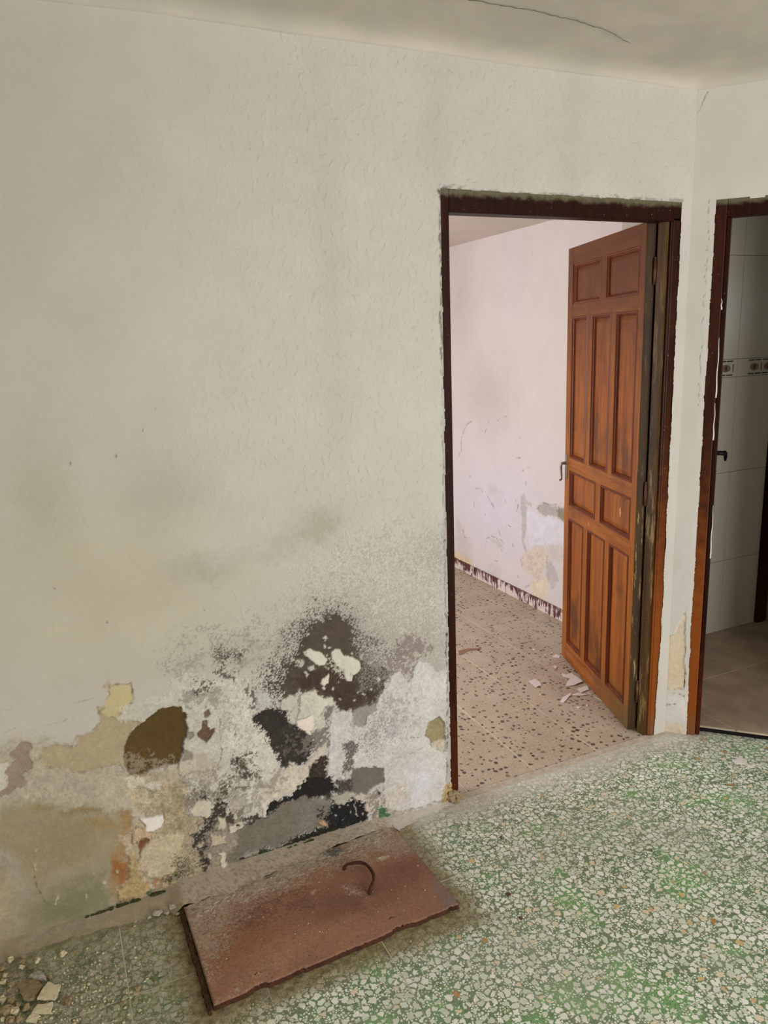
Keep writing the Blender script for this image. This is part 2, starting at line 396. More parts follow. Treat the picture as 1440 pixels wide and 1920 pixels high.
LV = ((172, 102, 32), (138, 74, 22), (86, 42, 14))
M_WV = m_wood('door_wood_upright', (38, 38, 2.2), *LV, ((104, 58, 28), .55), .36, leaf_wear_and_tone)
M_WH = m_wood('door_wood_cross', (2.4, 38, 38), *LV, ((104, 58, 28), .55), .36, leaf_wear_and_tone)
M_WP = m_wood('door_wood_panel', (30, 30, 2.0), (172, 98, 28), (136, 70, 20), (92, 46, 16), ((74, 40, 18), .8), .34, leaf_wear_and_tone)
M_WM = m_wood('door_wood_moulding', (38, 38, 3), (124, 60, 26), (96, 42, 18), (64, 26, 12), None, .32, None)
def worn_edge(t, o, c):
    n = NOISE(t, SCALED(t, o, (60, 60, 7)), 1.0, 5, .65); x = N(t, 'ShaderNodeSeparateXYZ', {0: o}).outputs
    c = MIX(t, MATH(t, 'MULTIPLY', MR(t, n, .55, .66), MR(t, x[2], 1.6, .9, .1, .9)), c, lin4((168, 148, 96)))
    return c
M_WE = m_wood('door_edge_bare', (60, 60, 3), (72, 52, 24), (54, 36, 16), (36, 22, 10), ((34, 20, 10), .7), .6, worn_edge)
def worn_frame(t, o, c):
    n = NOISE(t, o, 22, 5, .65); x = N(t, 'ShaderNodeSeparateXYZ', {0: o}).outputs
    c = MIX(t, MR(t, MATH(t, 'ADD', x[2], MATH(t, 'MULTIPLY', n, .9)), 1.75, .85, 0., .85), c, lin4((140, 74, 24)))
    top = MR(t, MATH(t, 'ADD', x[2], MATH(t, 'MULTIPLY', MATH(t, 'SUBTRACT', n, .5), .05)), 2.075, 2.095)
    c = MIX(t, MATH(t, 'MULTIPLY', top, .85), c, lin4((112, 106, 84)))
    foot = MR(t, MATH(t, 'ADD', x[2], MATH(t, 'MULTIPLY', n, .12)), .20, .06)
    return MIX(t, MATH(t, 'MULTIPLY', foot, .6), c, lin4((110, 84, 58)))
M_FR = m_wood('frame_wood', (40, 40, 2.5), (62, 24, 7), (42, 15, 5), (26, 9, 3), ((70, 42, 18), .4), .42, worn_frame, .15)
def worn_frame_l(t, o, c):
    n = NOISE(t, o, 22, 5, .65); x = N(t, 'ShaderNodeSeparateXYZ', {0: o}).outputs
    c = MIX(t, MR(t, MATH(t, 'ADD', x[2], MATH(t, 'MULTIPLY', n, .5)), .8, .3, 0., .6), c, lin4((86, 38, 12)))
    top = MR(t, MATH(t, 'ADD', x[2], MATH(t, 'MULTIPLY', MATH(t, 'SUBTRACT', n, .5), .05)), 2.075, 2.095)
    return MIX(t, MATH(t, 'MULTIPLY', top, .85), c, lin4((112, 106, 84)))
M_FRL = m_wood('frame_wood_dark', (40, 40, 2.5), (48, 15, 5), (32, 10, 3), (20, 6, 2), None, .45, worn_frame_l, .10)
def worn_jamb(t, o, c):
    n = NOISE(t, SCALED(t, o, (40, 40, 5)), 1.0, 5, .65); x = N(t, 'ShaderNodeSeparateXYZ', {0: o}).outputs
    return MIX(t, MATH(t, 'MULTIPLY', MR(t, n, .52, .64), MR(t, x[2], 1.9, 1.0, .25, .8)), c, lin4((150, 128, 84)))
M_JB = m_wood('jamb_bare_wood', (60, 60, 3), (90, 62, 28), (66, 44, 19), (44, 27, 12), ((48, 34, 18), .7), .55, worn_jamb)

LAYERS={}
LAYERS['A']=[
('E',(184,177,150),0.75,0,0.02,0,None,0,[(0.136,1.008),(0.4,0.3)]),
('E',(176,176,162),0.6,0,0.02,0,None,0,[(0.016,2.051),(0.35,0.7)]),
('E',(194,192,182),0.6,0,0.02,0,None,0,[(0.604,1.695),(0.35,0.5)]),
('E',(196,193,186),0.4,0,0.02,0,None,0,[(1.05,1.841),(0.2,0.6)]),
('E',(166,159,143),0.8,0,0.02,0,None,0,[(0.725,1.096),(0.085,0.05)]),
('E',(166,159,145),0.5,0,0.02,0,None,0,[(0.579,1.052),(0.1,0.03)]),
('E',(164,158,146),0.6,0,0.02,0,None,0,[(0.364,1.021),(0.1,0.04)]),
('E',(172,166,154),0.5,0,0.02,0,None,0,[(0.281,1.283),(0.12,0.12)]),
('E',(190,187,178),0.6,0,0.02,0,None,0,[(0.465,1.099),(0.12,0.06)]),
('E',(168,164,142),0.5,0,0.02,0,None,0,[(-0.039,1.276),(0.08,0.15)]),
('E',(188,182,170),0.5,0,0.02,0,None,0,[(0.556,0.882),(0.12,0.06)]),
('E',(160,158,150),0.5,0,0.02,0,None,0,[(1.119,0.93),(0.1,0.08)]),
('E',(170,163,152),0.25,0,0.02,0,None,0,[(0.809,1.87),(0.05,0.5)]),
('E',(172,166,156),0.35,0,0.02,0,None,0,[(1.171,2.253),(0.05,0.25)]),
('E',(172,166,156),0.3,0,0.02,0,None,0,[(1.665,2.288),(0.06,0.25)]),
('L',(160,155,140),0.35,0.002,0.003,0,None,0,[(-0.012,1.367),(0.015,1.33),(0.044,1.249),(0.075,1.169)]),
('L',(90,84,74),0.8,0.0025,0.003,0,None,0,[(0.234,1.443),(0.236,1.44)]),
('L',(90,84,74),0.8,0.0025,0.003,0,None,0,[(0.154,1.379),(0.156,1.376)]),
('L',(90,84,74),0.8,0.0025,0.003,0,None,0,[(0.044,1.367),(0.046,1.365)]),
('L',(90,84,74),0.8,0.0025,0.003,0,None,0,[(0.547,1.153),(0.549,1.149)]),
('L',(90,84,74),0.8,0.0025,0.003,0,None,0,[(0.13,1.447),(0.132,1.445)]),
('L',(90,84,74),0.8,0.0025,0.003,0,None,0,[(-0.038,1.038),(-0.036,1.035)]),
('L',(90,84,74),0.8,0.0025,0.003,0,None,0,[(0.085,0.918),(0.087,0.914)]),
('L',(90,84,74),0.8,0.0025,0.003,0,None,0,[(0.353,0.9),(0.356,0.897)]),
('L',(90,84,74),0.8,0.0025,0.003,0,None,0,[(0.561,1.318),(0.564,1.315)]),
('L',(90,84,74),0.8,0.0025,0.003,0,None,0,[(0.273,1.495),(0.275,1.492)]),
('L',(90,84,74),0.8,0.0025,0.003,0,None,0,[(0.475,1.437),(0.477,1.434)]),
('E',(150,144,135),0.6,0,0.02,0,None,0,[(0.818,0.724),(0.2,0.13)]),
('E',(152,147,138),0.5,0,0.02,0,None,0,[(1.091,0.649),(0.08,0.16)]),
('E',(158,153,143),0.5,0,0.02,0,None,0,[(0.399,0.741),(0.16,0.05)]),
('P',(160,153,144),0.55,0.1,0.03,0.62,None,0.06,[(0.486,0.792),(0.608,0.838),(0.702,0.936),(0.796,1.008),(0.945,1.03),(1.193,1.013),(1.193,0.486),(0.887,0.558),(0.702,0.638),(0.493,0.667),(0.35,0.735),(0.255,0.722),(0.276,0.785),(0.374,0.824)]),
('P',(206,202,194),0.6,0.1,0.03,0.35,None,0.06,[(0.645,0.867),(0.758,0.97),(0.906,1.0),(1.192,0.957),(1.185,0.629),(0.893,0.69),(0.711,0.783)]),
('P',(176,168,146),0.9,0.03,0.012,0,-0.002,0.12,[(-0.645,0.635),(-0.147,0.622),(-0.07,0.576),(0.09,0.523),(0.097,0.381),(0.066,0.172),(-0.701,0.227)]),
('P',(172,157,128),1,0.006,0.005,0,-0.003,0.05,[(-0.132,0.572),(-0.12,0.582),(-0.085,0.582),(-0.065,0.568),(-0.039,0.559),(-0.034,0.59),(-0.002,0.588),(0.02,0.609),(0.03,0.622),(0.031,0.658),(0.051,0.658),(0.065,0.695),(0.066,0.717),(0.053,0.722),(0.065,0.732),(0.076,0.729),(0.078,0.721),(0.128,0.715),(0.123,0.671),(0.119,0.655),(0.095,0.648),(0.082,0.632),(0.077,0.613),(0.119,0.599),(0.141,0.59),(0.118,0.569),(0.098,0.541),(0.086,0.511),(0.081,0.465),(0.039,0.477),(-0.005,0.47),(-0.049,0.476),(-0.084,0.503),(-0.122,0.521),(-0.137,0.535)]),
('P',(192,178,138),1,0.004,0.003,0,-0.003,0.03,[(0.069,0.723),(0.128,0.715),(0.123,0.671),(0.109,0.648),(0.085,0.631),(0.077,0.613),(0.058,0.625),(0.032,0.644),(0.051,0.658),(0.065,0.695)]),
('P',(200,194,178),0.8,0.008,0.006,0.7,-0.001,0.1,[(0.095,0.648),(0.125,0.654),(0.166,0.603),(0.141,0.59),(0.119,0.599),(0.077,0.61),(0.082,0.632)]),
('P',(150,132,116),0.9,0.004,0.003,0,-0.004,0.08,[(-0.184,0.606),(-0.166,0.609),(-0.152,0.6),(-0.151,0.584),(-0.163,0.578),(-0.161,0.552),(-0.158,0.535),(-0.162,0.52),(-0.18,0.519),(-0.186,0.508),(-0.18,0.483),(-0.187,0.475),(-0.207,0.478),(-0.232,0.467),(-0.669,0.46),(-0.667,0.471),(-0.227,0.488),(-0.221,0.505),(-0.225,0.535),(-0.222,0.544),(-0.208,0.552),(-0.201,0.56),(-0.19,0.567),(-0.208,0.572),(-0.209,0.584),(-0.192,0.596)]),
('P',(205,200,184),0.9,0.004,0.004,0,0,0.05,[(-0.655,0.557),(-0.209,0.562),(-0.222,0.544),(-0.225,0.522),(-0.223,0.496),(-0.238,0.478),(-0.664,0.496)]),
('L',(196,190,172),0.8,0.007,0.003,0,0.001,0,[(-0.175,0.482),(-0.178,0.45),(-0.19,0.434),(-0.191,0.411)]),
('L',(196,190,172),0.7,0.006,0.003,0,0.001,0,[(-0.116,0.444),(-0.119,0.395),(-0.132,0.379)]),
('L',(150,146,126),0.6,0.002,0.003,0,-0.001,0,[(-0.635,0.702),(-0.15,0.713)]),
('L',(150,146,126),0.6,0.002,0.003,0,-0.001,0,[(-0.207,0.65),(-0.181,0.654)]),
('L',(150,146,126),0.6,0.002,0.003,0,-0.001,0,[(-0.112,0.647),(-0.077,0.647)]),
('L',(150,146,126),0.6,0.002,0.003,0,-0.001,0,[(-0.077,0.647),(-0.038,0.653)]),
('L',(150,146,126),0.6,0.002,0.003,0,-0.001,0,[(-0.033,0.696),(0.021,0.693)]),
('L',(150,146,126),0.6,0.002,0.003,0,-0.001,0,[(-0.132,0.595),(-0.104,0.6)]),
('L',(150,146,126),0.6,0.002,0.003,0,-0.001,0,[(-0.104,0.6),(-0.085,0.585)]),
('P',(153,141,112),0.9,0.035,0.01,0,-0.004,0.04,[(-0.236,0.424),(-0.179,0.421),(-0.136,0.399),(-0.089,0.377),(0.017,0.339),(0.048,0.324),(0.069,0.269),(0.053,0.185),(0.028,0.145),(0.002,0.089),(0.014,0.017),(-0.023,-0.01),(-0.118,-0.018),(-0.223,-0.036),(-0.737,-0.036),(-0.675,0.415)]),
('E',(146,132,98),0.6,0,0.02,0,None,0,[(-0.116,0.261),(0.09,0.07)]),
('E',(116,120,86),0.85,0,0.02,0,None,0,[(-0.128,0.057),(0.11,0.055)]),
('E',(124,126,94),0.6,0,0.02,0,None,0,[(-0.063,0.08),(0.06,0.05)]),
('E',(166,155,138),0.5,0,0.02,0,None,0,[(-0.114,0.173),(0.05,0.03)]),
('P',(168,157,142),0.7,0.02,0.008,0,None,0.08,[(-0.688,0.322),(-0.252,0.309),(-0.225,0.237),(-0.218,0.172),(-0.222,0.122),(-0.247,0.136),(-0.267,0.015),(-0.279,0.016),(-0.258,0.148),(-0.263,0.228),(-0.693,0.285)]),
('P',(172,160,132),0.6,0.03,0.01,0,None,0.12,[(-0.696,0.264),(-0.254,0.225),(-0.258,0.148),(-0.282,0.018),(-0.731,0.01)]),
('P',(138,116,76),0.85,0.012,0.006,0,None,0.06,[(-0.114,0.375),(-0.064,0.372),(-0.005,0.348),(0.006,0.328),(-0.048,0.348),(-0.103,0.361)]),
('P',(154,128,86),0.8,0.014,0.006,0,None,0.06,[(-0.053,0.326),(-0.019,0.317),(0.029,0.297),(0.049,0.272),(0.009,0.271),(-0.016,0.286)]),
('P',(142,120,78),0.7,0.014,0.006,0,None,0.06,[(-0.18,0.417),(-0.136,0.399),(-0.132,0.379),(-0.168,0.387)]),
('P',(158,128,84),0.9,0.012,0.006,0,-0.004,0.08,[(0.052,0.323),(0.083,0.305),(0.074,0.251),(0.065,0.198),(0.055,0.152),(0.047,0.08),(0.019,0.065),(0.008,0.028),(-0.006,0.05),(0.0,0.106),(0.015,0.15),(0.012,0.183),(0.039,0.207),(0.052,0.263)]),
('P',(152,102,54),0.9,0.01,0.005,0,None,0.06,[(0.018,0.173),(0.029,0.153),(0.051,0.137),(0.048,0.08),(0.023,0.068),(0.023,0.097),(0.005,0.12)]),
('P',(176,154,112),1,0.005,0.005,0,0.002,0.16,[(0.06,0.183),(0.083,0.171),(0.079,0.102),(0.111,0.073),(0.113,0.034),(0.09,0.013),(0.033,0.005),(0.014,0.013),(0.019,0.061),(0.046,0.076)]),
('L',(100,86,58),0.8,0.003,0.003,0,-0.001,0,[(-0.197,0.188),(-0.197,0.156),(-0.19,0.125),(-0.177,0.088)]),
('L',(196,188,164),0.8,0.004,0.003,0,0.001,0,[(-0.046,0.164),(-0.041,0.138)]),
('L',(196,188,164),0.8,0.004,0.003,0,0.001,0,[(-0.148,0.105),(-0.157,0.08)]),
('L',(196,188,164),0.8,0.004,0.003,0,0.001,0,[(-0.189,0.228),(-0.19,0.209)]),
('L',(196,188,164),0.8,0.004,0.003,0,0.001,0,[(-0.022,0.102),(-0.012,0.098)]),
('L',(196,188,164),0.8,0.004,0.003,0,0.001,0,[(-0.07,0.091),(-0.071,0.063)]),
('L',(196,188,164),0.8,0.004,0.003,0,0.001,0,[(-0.183,0.273),(-0.18,0.267)]),
('L',(196,188,164),0.8,0.004,0.003,0,0.001,0,[(0.021,0.123),(0.022,0.116)]),
('P',(182,168,142),1,0.008,0.008,0,-0.006,0.22,[(0.078,0.443),(0.099,0.423),(0.137,0.419),(0.167,0.42),(0.231,0.412),(0.271,0.372),(0.271,0.336),(0.249,0.307),(0.244,0.254),(0.258,0.231),(0.232,0.196),(0.204,0.102),(0.175,0.0),(0.077,0.075),(0.091,0.128),(0.067,0.159),(0.045,0.231),(0.076,0.263),(0.099,0.284),(0.081,0.342),(0.07,0.398)]),
('P',(206,198,180),0.9,0.006,0.006,0,-0.003,0.1,[(0.075,0.42),(0.096,0.424),(0.125,0.415),(0.134,0.392),(0.181,0.377),(0.189,0.361),(0.172,0.345),(0.138,0.366),(0.118,0.383),(0.094,0.376),(0.08,0.388)]),
('P',(164,151,122),0.85,0.01,0.008,0,-0.006,0.24,[(0.205,0.377),(0.249,0.317),(0.247,0.267),(0.257,0.235),(0.294,0.215),(0.254,0.169),(0.252,0.118),(0.281,0.07),(0.276,0.019),(0.244,-0.004),(0.169,0.014),(0.132,0.024),(0.149,0.191),(0.172,0.291)]),
('P',(194,180,152),0.9,0.006,0.006,0,0.002,0.12,[(0.098,0.186),(0.137,0.193),(0.188,0.205),(0.227,0.166),(0.199,0.1),(0.174,0.066),(0.14,0.049),(0.111,0.073),(0.076,0.111),(0.088,0.156)]),
('P',(112,62,26),0.9,0.006,0.004,0,-0.006,0.06,[(0.09,0.189),(0.109,0.205),(0.125,0.193),(0.107,0.174),(0.092,0.161)]),
('P',(196,170,140),0.9,0.005,0.005,0,0.003,0.15,[(0.077,0.25),(0.099,0.259),(0.116,0.229),(0.136,0.214),(0.127,0.196),(0.104,0.213),(0.092,0.192),(0.077,0.218)]),
('P',(160,110,60),0.7,0.006,0.006,0.7,-0.002,0.06,[(0.116,0.062),(0.147,0.046),(0.14,0.015),(0.126,0.02)]),
('P',(228,221,213),1,0.002,0.0015,0,0.004,0.03,[(0.101,0.276),(0.128,0.277),(0.172,0.272),(0.171,0.249),(0.16,0.231),(0.138,0.221),(0.115,0.232),(0.118,0.249),(0.112,0.262)]),
('L',(110,80,50),0.6,0.004,0.003,0,-0.006,0,[(0.174,0.272),(0.173,0.247),(0.162,0.229),(0.139,0.218)]),
('P',(196,192,180),0.95,0.008,0.006,0,0.001,0.1,[(0.11,0.638),(0.144,0.65),(0.249,0.663),(0.361,0.671),(0.476,0.668),(0.522,0.606),(0.496,0.484),(0.528,0.401),(0.532,0.304),(0.512,0.232),(0.453,0.154),(0.383,0.158),(0.315,0.161),(0.289,0.237),(0.266,0.31),(0.251,0.36),(0.242,0.399),(0.27,0.473),(0.272,0.544),(0.258,0.591),(0.198,0.615)]),
('P',(206,202,192),0.85,0.008,0.006,0,0.002,0.09,[(0.356,0.661),(0.382,0.665),(0.464,0.65),(0.466,0.59),(0.475,0.531),(0.466,0.508),(0.509,0.453),(0.531,0.381),(0.527,0.327),(0.507,0.288),(0.482,0.28),(0.436,0.295),(0.445,0.409),(0.363,0.447),(0.373,0.494),(0.386,0.561),(0.379,0.632)]),
('P',(196,192,180),0.7,0.012,0.01,0,0.001,0.08,[(0.238,0.712),(0.299,0.715),(0.337,0.689),(0.309,0.655),(0.249,0.643),(0.232,0.647)]),
('P',(148,142,132),0.75,0.015,0.006,0.75,-0.001,0.06,[(0.259,0.651),(0.333,0.643),(0.379,0.628),(0.376,0.598),(0.362,0.584),(0.32,0.605),(0.282,0.601),(0.247,0.616)]),
('P',(90,71,37),1,0.003,0.003,0,-0.011,0.06,[(0.084,0.496),(0.088,0.522),(0.099,0.542),(0.117,0.564),(0.14,0.582),(0.168,0.598),(0.193,0.615),(0.224,0.617),(0.253,0.608),(0.261,0.591),(0.27,0.576),(0.269,0.554),(0.274,0.536),(0.265,0.514),(0.253,0.482),(0.253,0.462),(0.243,0.437),(0.232,0.426),(0.193,0.43),(0.15,0.429),(0.137,0.415),(0.096,0.424),(0.083,0.438),(0.079,0.467)]),
('E',(78,58,28),0.4,0,0.02,0,None,0,[(0.229,0.548),(0.05,0.05)]),
('P',(146,132,112),0.75,0.025,0.006,0.62,-0.006,0.1,[(0.086,0.489),(0.121,0.489),(0.162,0.46),(0.195,0.45),(0.236,0.431),(0.231,0.408),(0.168,0.423),(0.137,0.415),(0.096,0.422),(0.082,0.439)]),
('P',(176,166,146),0.8,0.01,0.006,0,-0.003,0.12,[(0.138,0.422),(0.168,0.425),(0.195,0.422),(0.235,0.418),(0.272,0.386),(0.23,0.366),(0.193,0.374),(0.164,0.386)]),
('P',(104,83,66),1,0.002,0.0015,0,-0.004,0.12,[(0.315,0.546),(0.328,0.544),(0.329,0.528),(0.337,0.512),(0.35,0.515),(0.351,0.501),(0.342,0.493),(0.331,0.478),(0.321,0.472),(0.298,0.498),(0.296,0.509),(0.313,0.522)]),
('P',(112,96,85),1,0.002,0.0015,0,-0.003,0.06,[(0.324,0.574),(0.339,0.581),(0.342,0.563),(0.329,0.554),(0.32,0.56)]),
('P',(112,100,86),0.9,0.002,0.0015,0,-0.003,0.06,[(0.315,0.547),(0.329,0.545),(0.327,0.532),(0.313,0.536)]),
('P',(148,140,128),1,0.002,0.0015,0,-0.002,0.06,[(0.266,0.521),(0.285,0.519),(0.286,0.505),(0.273,0.499),(0.263,0.507)]),
('P',(138,128,114),0.9,0.003,0.002,0,-0.003,0.06,[(0.253,0.468),(0.278,0.451),(0.277,0.426),(0.248,0.431)]),
('P',(190,182,162),0.9,0.003,0.002,0,0.002,0.06,[(0.236,0.435),(0.254,0.431),(0.274,0.41),(0.269,0.386),(0.243,0.38),(0.229,0.391)]),
('P',(176,168,150),0.6,0.01,0.006,0,-0.001,0.1,[(0.282,0.453),(0.306,0.447),(0.328,0.412),(0.35,0.369),(0.34,0.329),(0.29,0.337),(0.271,0.372)]),
('L',(120,112,98),0.7,0.0025,0.003,0,-0.002,0,[(0.37,0.57),(0.364,0.487),(0.361,0.417),(0.342,0.379)]),
('L',(120,112,98),0.7,0.0025,0.003,0,-0.002,0,[(0.358,0.382),(0.35,0.326),(0.336,0.279)]),
('L',(90,84,74),0.8,0.004,0.003,0,-0.002,0,[(0.412,0.481),(0.401,0.463),(0.391,0.462)]),
('P',(146,138,124),0.75,0.05,0.01,0.55,None,0.06,[(0.254,0.366),(0.356,0.367),(0.45,0.387),(0.486,0.243),(0.474,0.171),(0.379,0.179),(0.325,0.167),(0.283,0.2),(0.253,0.294)]),
('P',(92,84,74),0.7,0.05,0.01,0.3,None,0.06,[(0.281,0.321),(0.353,0.336),(0.409,0.377),(0.444,0.315),(0.425,0.247),(0.355,0.21),(0.309,0.203),(0.288,0.254)]),
('P',(150,144,134),0.6,0.05,0.01,0.34,None,0.06,[(0.339,0.641),(0.475,0.616),(0.472,0.503),(0.5,0.423),(0.431,0.406),(0.369,0.445),(0.351,0.535)]),
('P',(120,112,104),0.7,0.04,0.01,0.33,None,0.06,[(0.724,0.426),(0.804,0.397),(0.839,0.318),(0.82,0.245),(0.762,0.223),(0.711,0.199),(0.711,0.316)]),
('P',(150,140,128),0.7,0.04,0.01,0.35,None,0.06,[(0.912,0.21),(0.983,0.181),(1.02,0.063),(0.978,0.034),(0.913,0.055)]),
('P',(124,114,98),0.95,0.012,0.008,0,-0.003,0.25,[(0.267,0.026),(0.296,0.065),(0.33,0.068),(0.354,0.036),(0.381,0.034),(0.471,0.041),(0.526,0.021),(0.686,0.005),(0.763,0.007),(0.823,-0.026),(0.837,-0.072),(0.607,-0.072),(0.463,-0.071),(0.326,-0.054),(0.243,-0.022)]),
('P',(150,138,122),0.8,0.02,0.01,0.8,0.001,0.2,[(0.832,0.02),(0.873,0.044),(0.913,0.051),(1.018,0.017),(1.124,0.017),(1.141,-0.001),(1.017,-0.012),(0.894,-0.013),(0.838,-0.019)]),
('P',(66,60,54),0.85,0.03,0.006,0.55,None,0.06,[(0.31,0.672),(0.336,0.676),(0.366,0.706),(0.388,0.732),(0.401,0.743),(0.428,0.757),(0.459,0.747),(0.438,0.724),(0.412,0.727),(0.41,0.693),(0.421,0.677),(0.404,0.66),(0.366,0.666),(0.346,0.65),(0.311,0.648)]),
('P',(58,52,46),0.9,0.02,0.005,0.62,None,0.06,[(0.37,0.776),(0.403,0.766),(0.427,0.75),(0.459,0.744),(0.454,0.726),(0.413,0.735),(0.388,0.732),(0.37,0.749)]),
('P',(66,60,54),0.8,0.016,0.005,0.62,None,0.06,[(0.462,0.664),(0.468,0.617),(0.491,0.612),(0.48,0.537),(0.469,0.543),(0.461,0.591),(0.456,0.655)]),
('P',(150,143,134),0.6,0.06,0.02,0.5,None,0.06,[(0.261,0.76),(0.322,0.8),(0.402,0.83),(0.497,0.811),(0.526,0.77),(0.46,0.757),(0.364,0.751),(0.299,0.718),(0.258,0.728)]),
('P',(72,65,57),0.9,0.07,0.01,0.66,None,0.06,[(0.538,0.671),(0.596,0.738),(0.648,0.794),(0.698,0.829),(0.776,0.822),(0.823,0.77),(0.857,0.702),(0.93,0.66),(0.99,0.614),(0.969,0.566),(0.916,0.509),(0.839,0.483),(0.661,0.564),(0.556,0.553),(0.507,0.618)]),
('P',(82,73,62),1,0.014,0.008,0.93,-0.002,0.1,[(0.674,0.771),(0.703,0.794),(0.745,0.792),(0.774,0.794),(0.802,0.771),(0.822,0.738),(0.827,0.708),(0.812,0.689),(0.84,0.661),(0.853,0.629),(0.882,0.608),(0.92,0.596),(0.95,0.57),(0.924,0.519),(0.916,0.498),(0.896,0.476),(0.86,0.458),(0.815,0.455),(0.797,0.463),(0.767,0.459),(0.746,0.48),(0.737,0.519),(0.708,0.523),(0.682,0.558),(0.661,0.567),(0.626,0.572),(0.611,0.554),(0.591,0.559),(0.565,0.587),(0.586,0.632),(0.605,0.67),(0.631,0.699),(0.652,0.744)]),
('P',(70,56,46),0.9,0.012,0.008,0,-0.002,0.14,[(0.736,0.626),(0.781,0.59),(0.818,0.585),(0.834,0.54),(0.841,0.52),(0.886,0.509),(0.892,0.477),(0.808,0.46),(0.767,0.463),(0.744,0.521),(0.696,0.555),(0.682,0.566),(0.62,0.588),(0.613,0.625),(0.686,0.63)]),
('P',(150,146,138),0.7,0.04,0.01,0.62,None,0.06,[(0.839,0.647),(0.891,0.643),(0.959,0.606),(0.965,0.574),(0.933,0.543),(0.894,0.53),(0.849,0.533),(0.844,0.594)]),
('P',(136,124,118),0.9,0.03,0.006,0.85,None,0.06,[(0.984,0.645),(1.024,0.675),(1.063,0.659),(1.102,0.628),(1.093,0.599),(1.061,0.598),(1.04,0.569),(1.035,0.535),(1.014,0.513),(0.996,0.563),(0.973,0.576),(0.942,0.575),(0.959,0.621)]),
('P',(206,202,188),1,0.002,0.002,0,0.002,0.03,[(0.743,0.682),(0.757,0.69),(0.775,0.683),(0.785,0.659),(0.817,0.646),(0.838,0.629),(0.843,0.602),(0.833,0.586),(0.814,0.582),(0.811,0.561),(0.794,0.565),(0.784,0.582),(0.782,0.608),(0.761,0.628),(0.745,0.653)]),
('P',(206,202,188),1,0.002,0.002,0,0.002,0.03,[(0.67,0.705),(0.69,0.694),(0.711,0.682),(0.729,0.657),(0.722,0.64),(0.701,0.641),(0.684,0.656),(0.668,0.674),(0.655,0.684),(0.645,0.7)]),
('P',(206,202,188),1,0.002,0.002,0,0.002,0.03,[(0.702,0.594),(0.731,0.605),(0.729,0.576),(0.711,0.57),(0.699,0.58)]),
('P',(196,192,178),0.9,0.02,0.004,0.62,0.001,0.06,[(0.734,0.663),(0.784,0.637),(0.783,0.593),(0.766,0.579),(0.739,0.611)]),
('P',(196,191,178),1,0.002,0.003,0,0.001,0.06,[(0.709,0.563),(0.715,0.569),(0.72,0.56),(0.714,0.555)]),
('P',(196,191,178),1,0.002,0.003,0,0.001,0.06,[(0.741,0.552),(0.746,0.556),(0.751,0.549),(0.746,0.544)]),
('P',(196,191,178),1,0.002,0.003,0,0.001,0.06,[(0.808,0.659),(0.814,0.665),(0.82,0.657),(0.814,0.651)]),
('P',(196,191,178),1,0.002,0.003,0,0.001,0.06,[(0.73,0.7),(0.735,0.704),(0.74,0.697),(0.734,0.693)]),
('P',(196,191,178),1,0.002,0.003,0,0.001,0.06,[(0.895,0.545),(0.903,0.552),(0.91,0.541),(0.902,0.534)]),
('P',(196,191,178),1,0.002,0.003,0,0.001,0.06,[(0.871,0.515),(0.878,0.521),(0.885,0.511),(0.878,0.505)]),
('P',(196,191,178),1,0.002,0.003,0,0.001,0.06,[(0.847,0.507),(0.853,0.513),(0.859,0.504),(0.853,0.499)]),
('P',(196,191,178),1,0.002,0.003,0,0.001,0.06,[(0.812,0.495),(0.817,0.499),(0.821,0.493),(0.817,0.489)]),
('P',(196,191,178),1,0.002,0.003,0,0.001,0.06,[(0.761,0.51),(0.766,0.514),(0.77,0.507),(0.765,0.503)]),
('P',(196,191,178),1,0.002,0.003,0,0.001,0.06,[(0.995,0.607),(1.0,0.611),(1.004,0.605),(1.0,0.601)]),
('P',(196,191,178),1,0.002,0.003,0,0.001,0.06,[(1.011,0.604),(1.016,0.607),(1.019,0.602),(1.015,0.598)]),
('P',(196,191,178),1,0.002,0.003,0,0.001,0.06,[(0.715,0.731),(0.725,0.74),(0.733,0.727),(0.723,0.718)]),
('P',(196,191,178),1,0.002,0.003,0,0.001,0.06,[(0.715,0.706),(0.721,0.712),(0.726,0.704),(0.72,0.698)]),
('P',(196,191,178),1,0.002,0.003,0,0.001,0.06,[(0.825,0.52),(0.83,0.524),(0.834,0.518),(0.829,0.514)]),
('P',(196,191,178),1,0.002,0.003,0,0.001,0.06,[(0.724,0.625),(0.729,0.63),(0.734,0.623),(0.728,0.618)]),
('P',(196,191,178),1,0.002,0.003,0,0.001,0.06,[(0.803,0.589),(0.807,0.592),(0.81,0.587),(0.806,0.583)]),
('P',(196,191,178),1,0.002,0.003,0,0.001,0.06,[(0.828,0.423),(0.832,0.426),(0.836,0.421),(0.832,0.417)]),
('P',(182,178,166),1,0.003,0.003,0,0.001,0.06,[(0.624,0.68),(0.645,0.679),(0.654,0.659),(0.639,0.644),(0.619,0.66)]),
('P',(186,182,170),1,0.003,0.003,0,0.001,0.06,[(0.662,0.646),(0.685,0.648),(0.687,0.633),(0.669,0.627)]),
('P',(186,182,170),1,0.002,0.002,0,0.001,0.06,[(0.649,0.631),(0.656,0.633),(0.662,0.618),(0.654,0.609)]),
('P',(192,188,177),1,0.003,0.003,0,0.002,0.05,[(0.564,0.551),(0.599,0.564),(0.622,0.551),(0.619,0.527),(0.606,0.519),(0.588,0.498),(0.614,0.477),(0.606,0.46),(0.585,0.466),(0.584,0.492),(0.565,0.522)]),
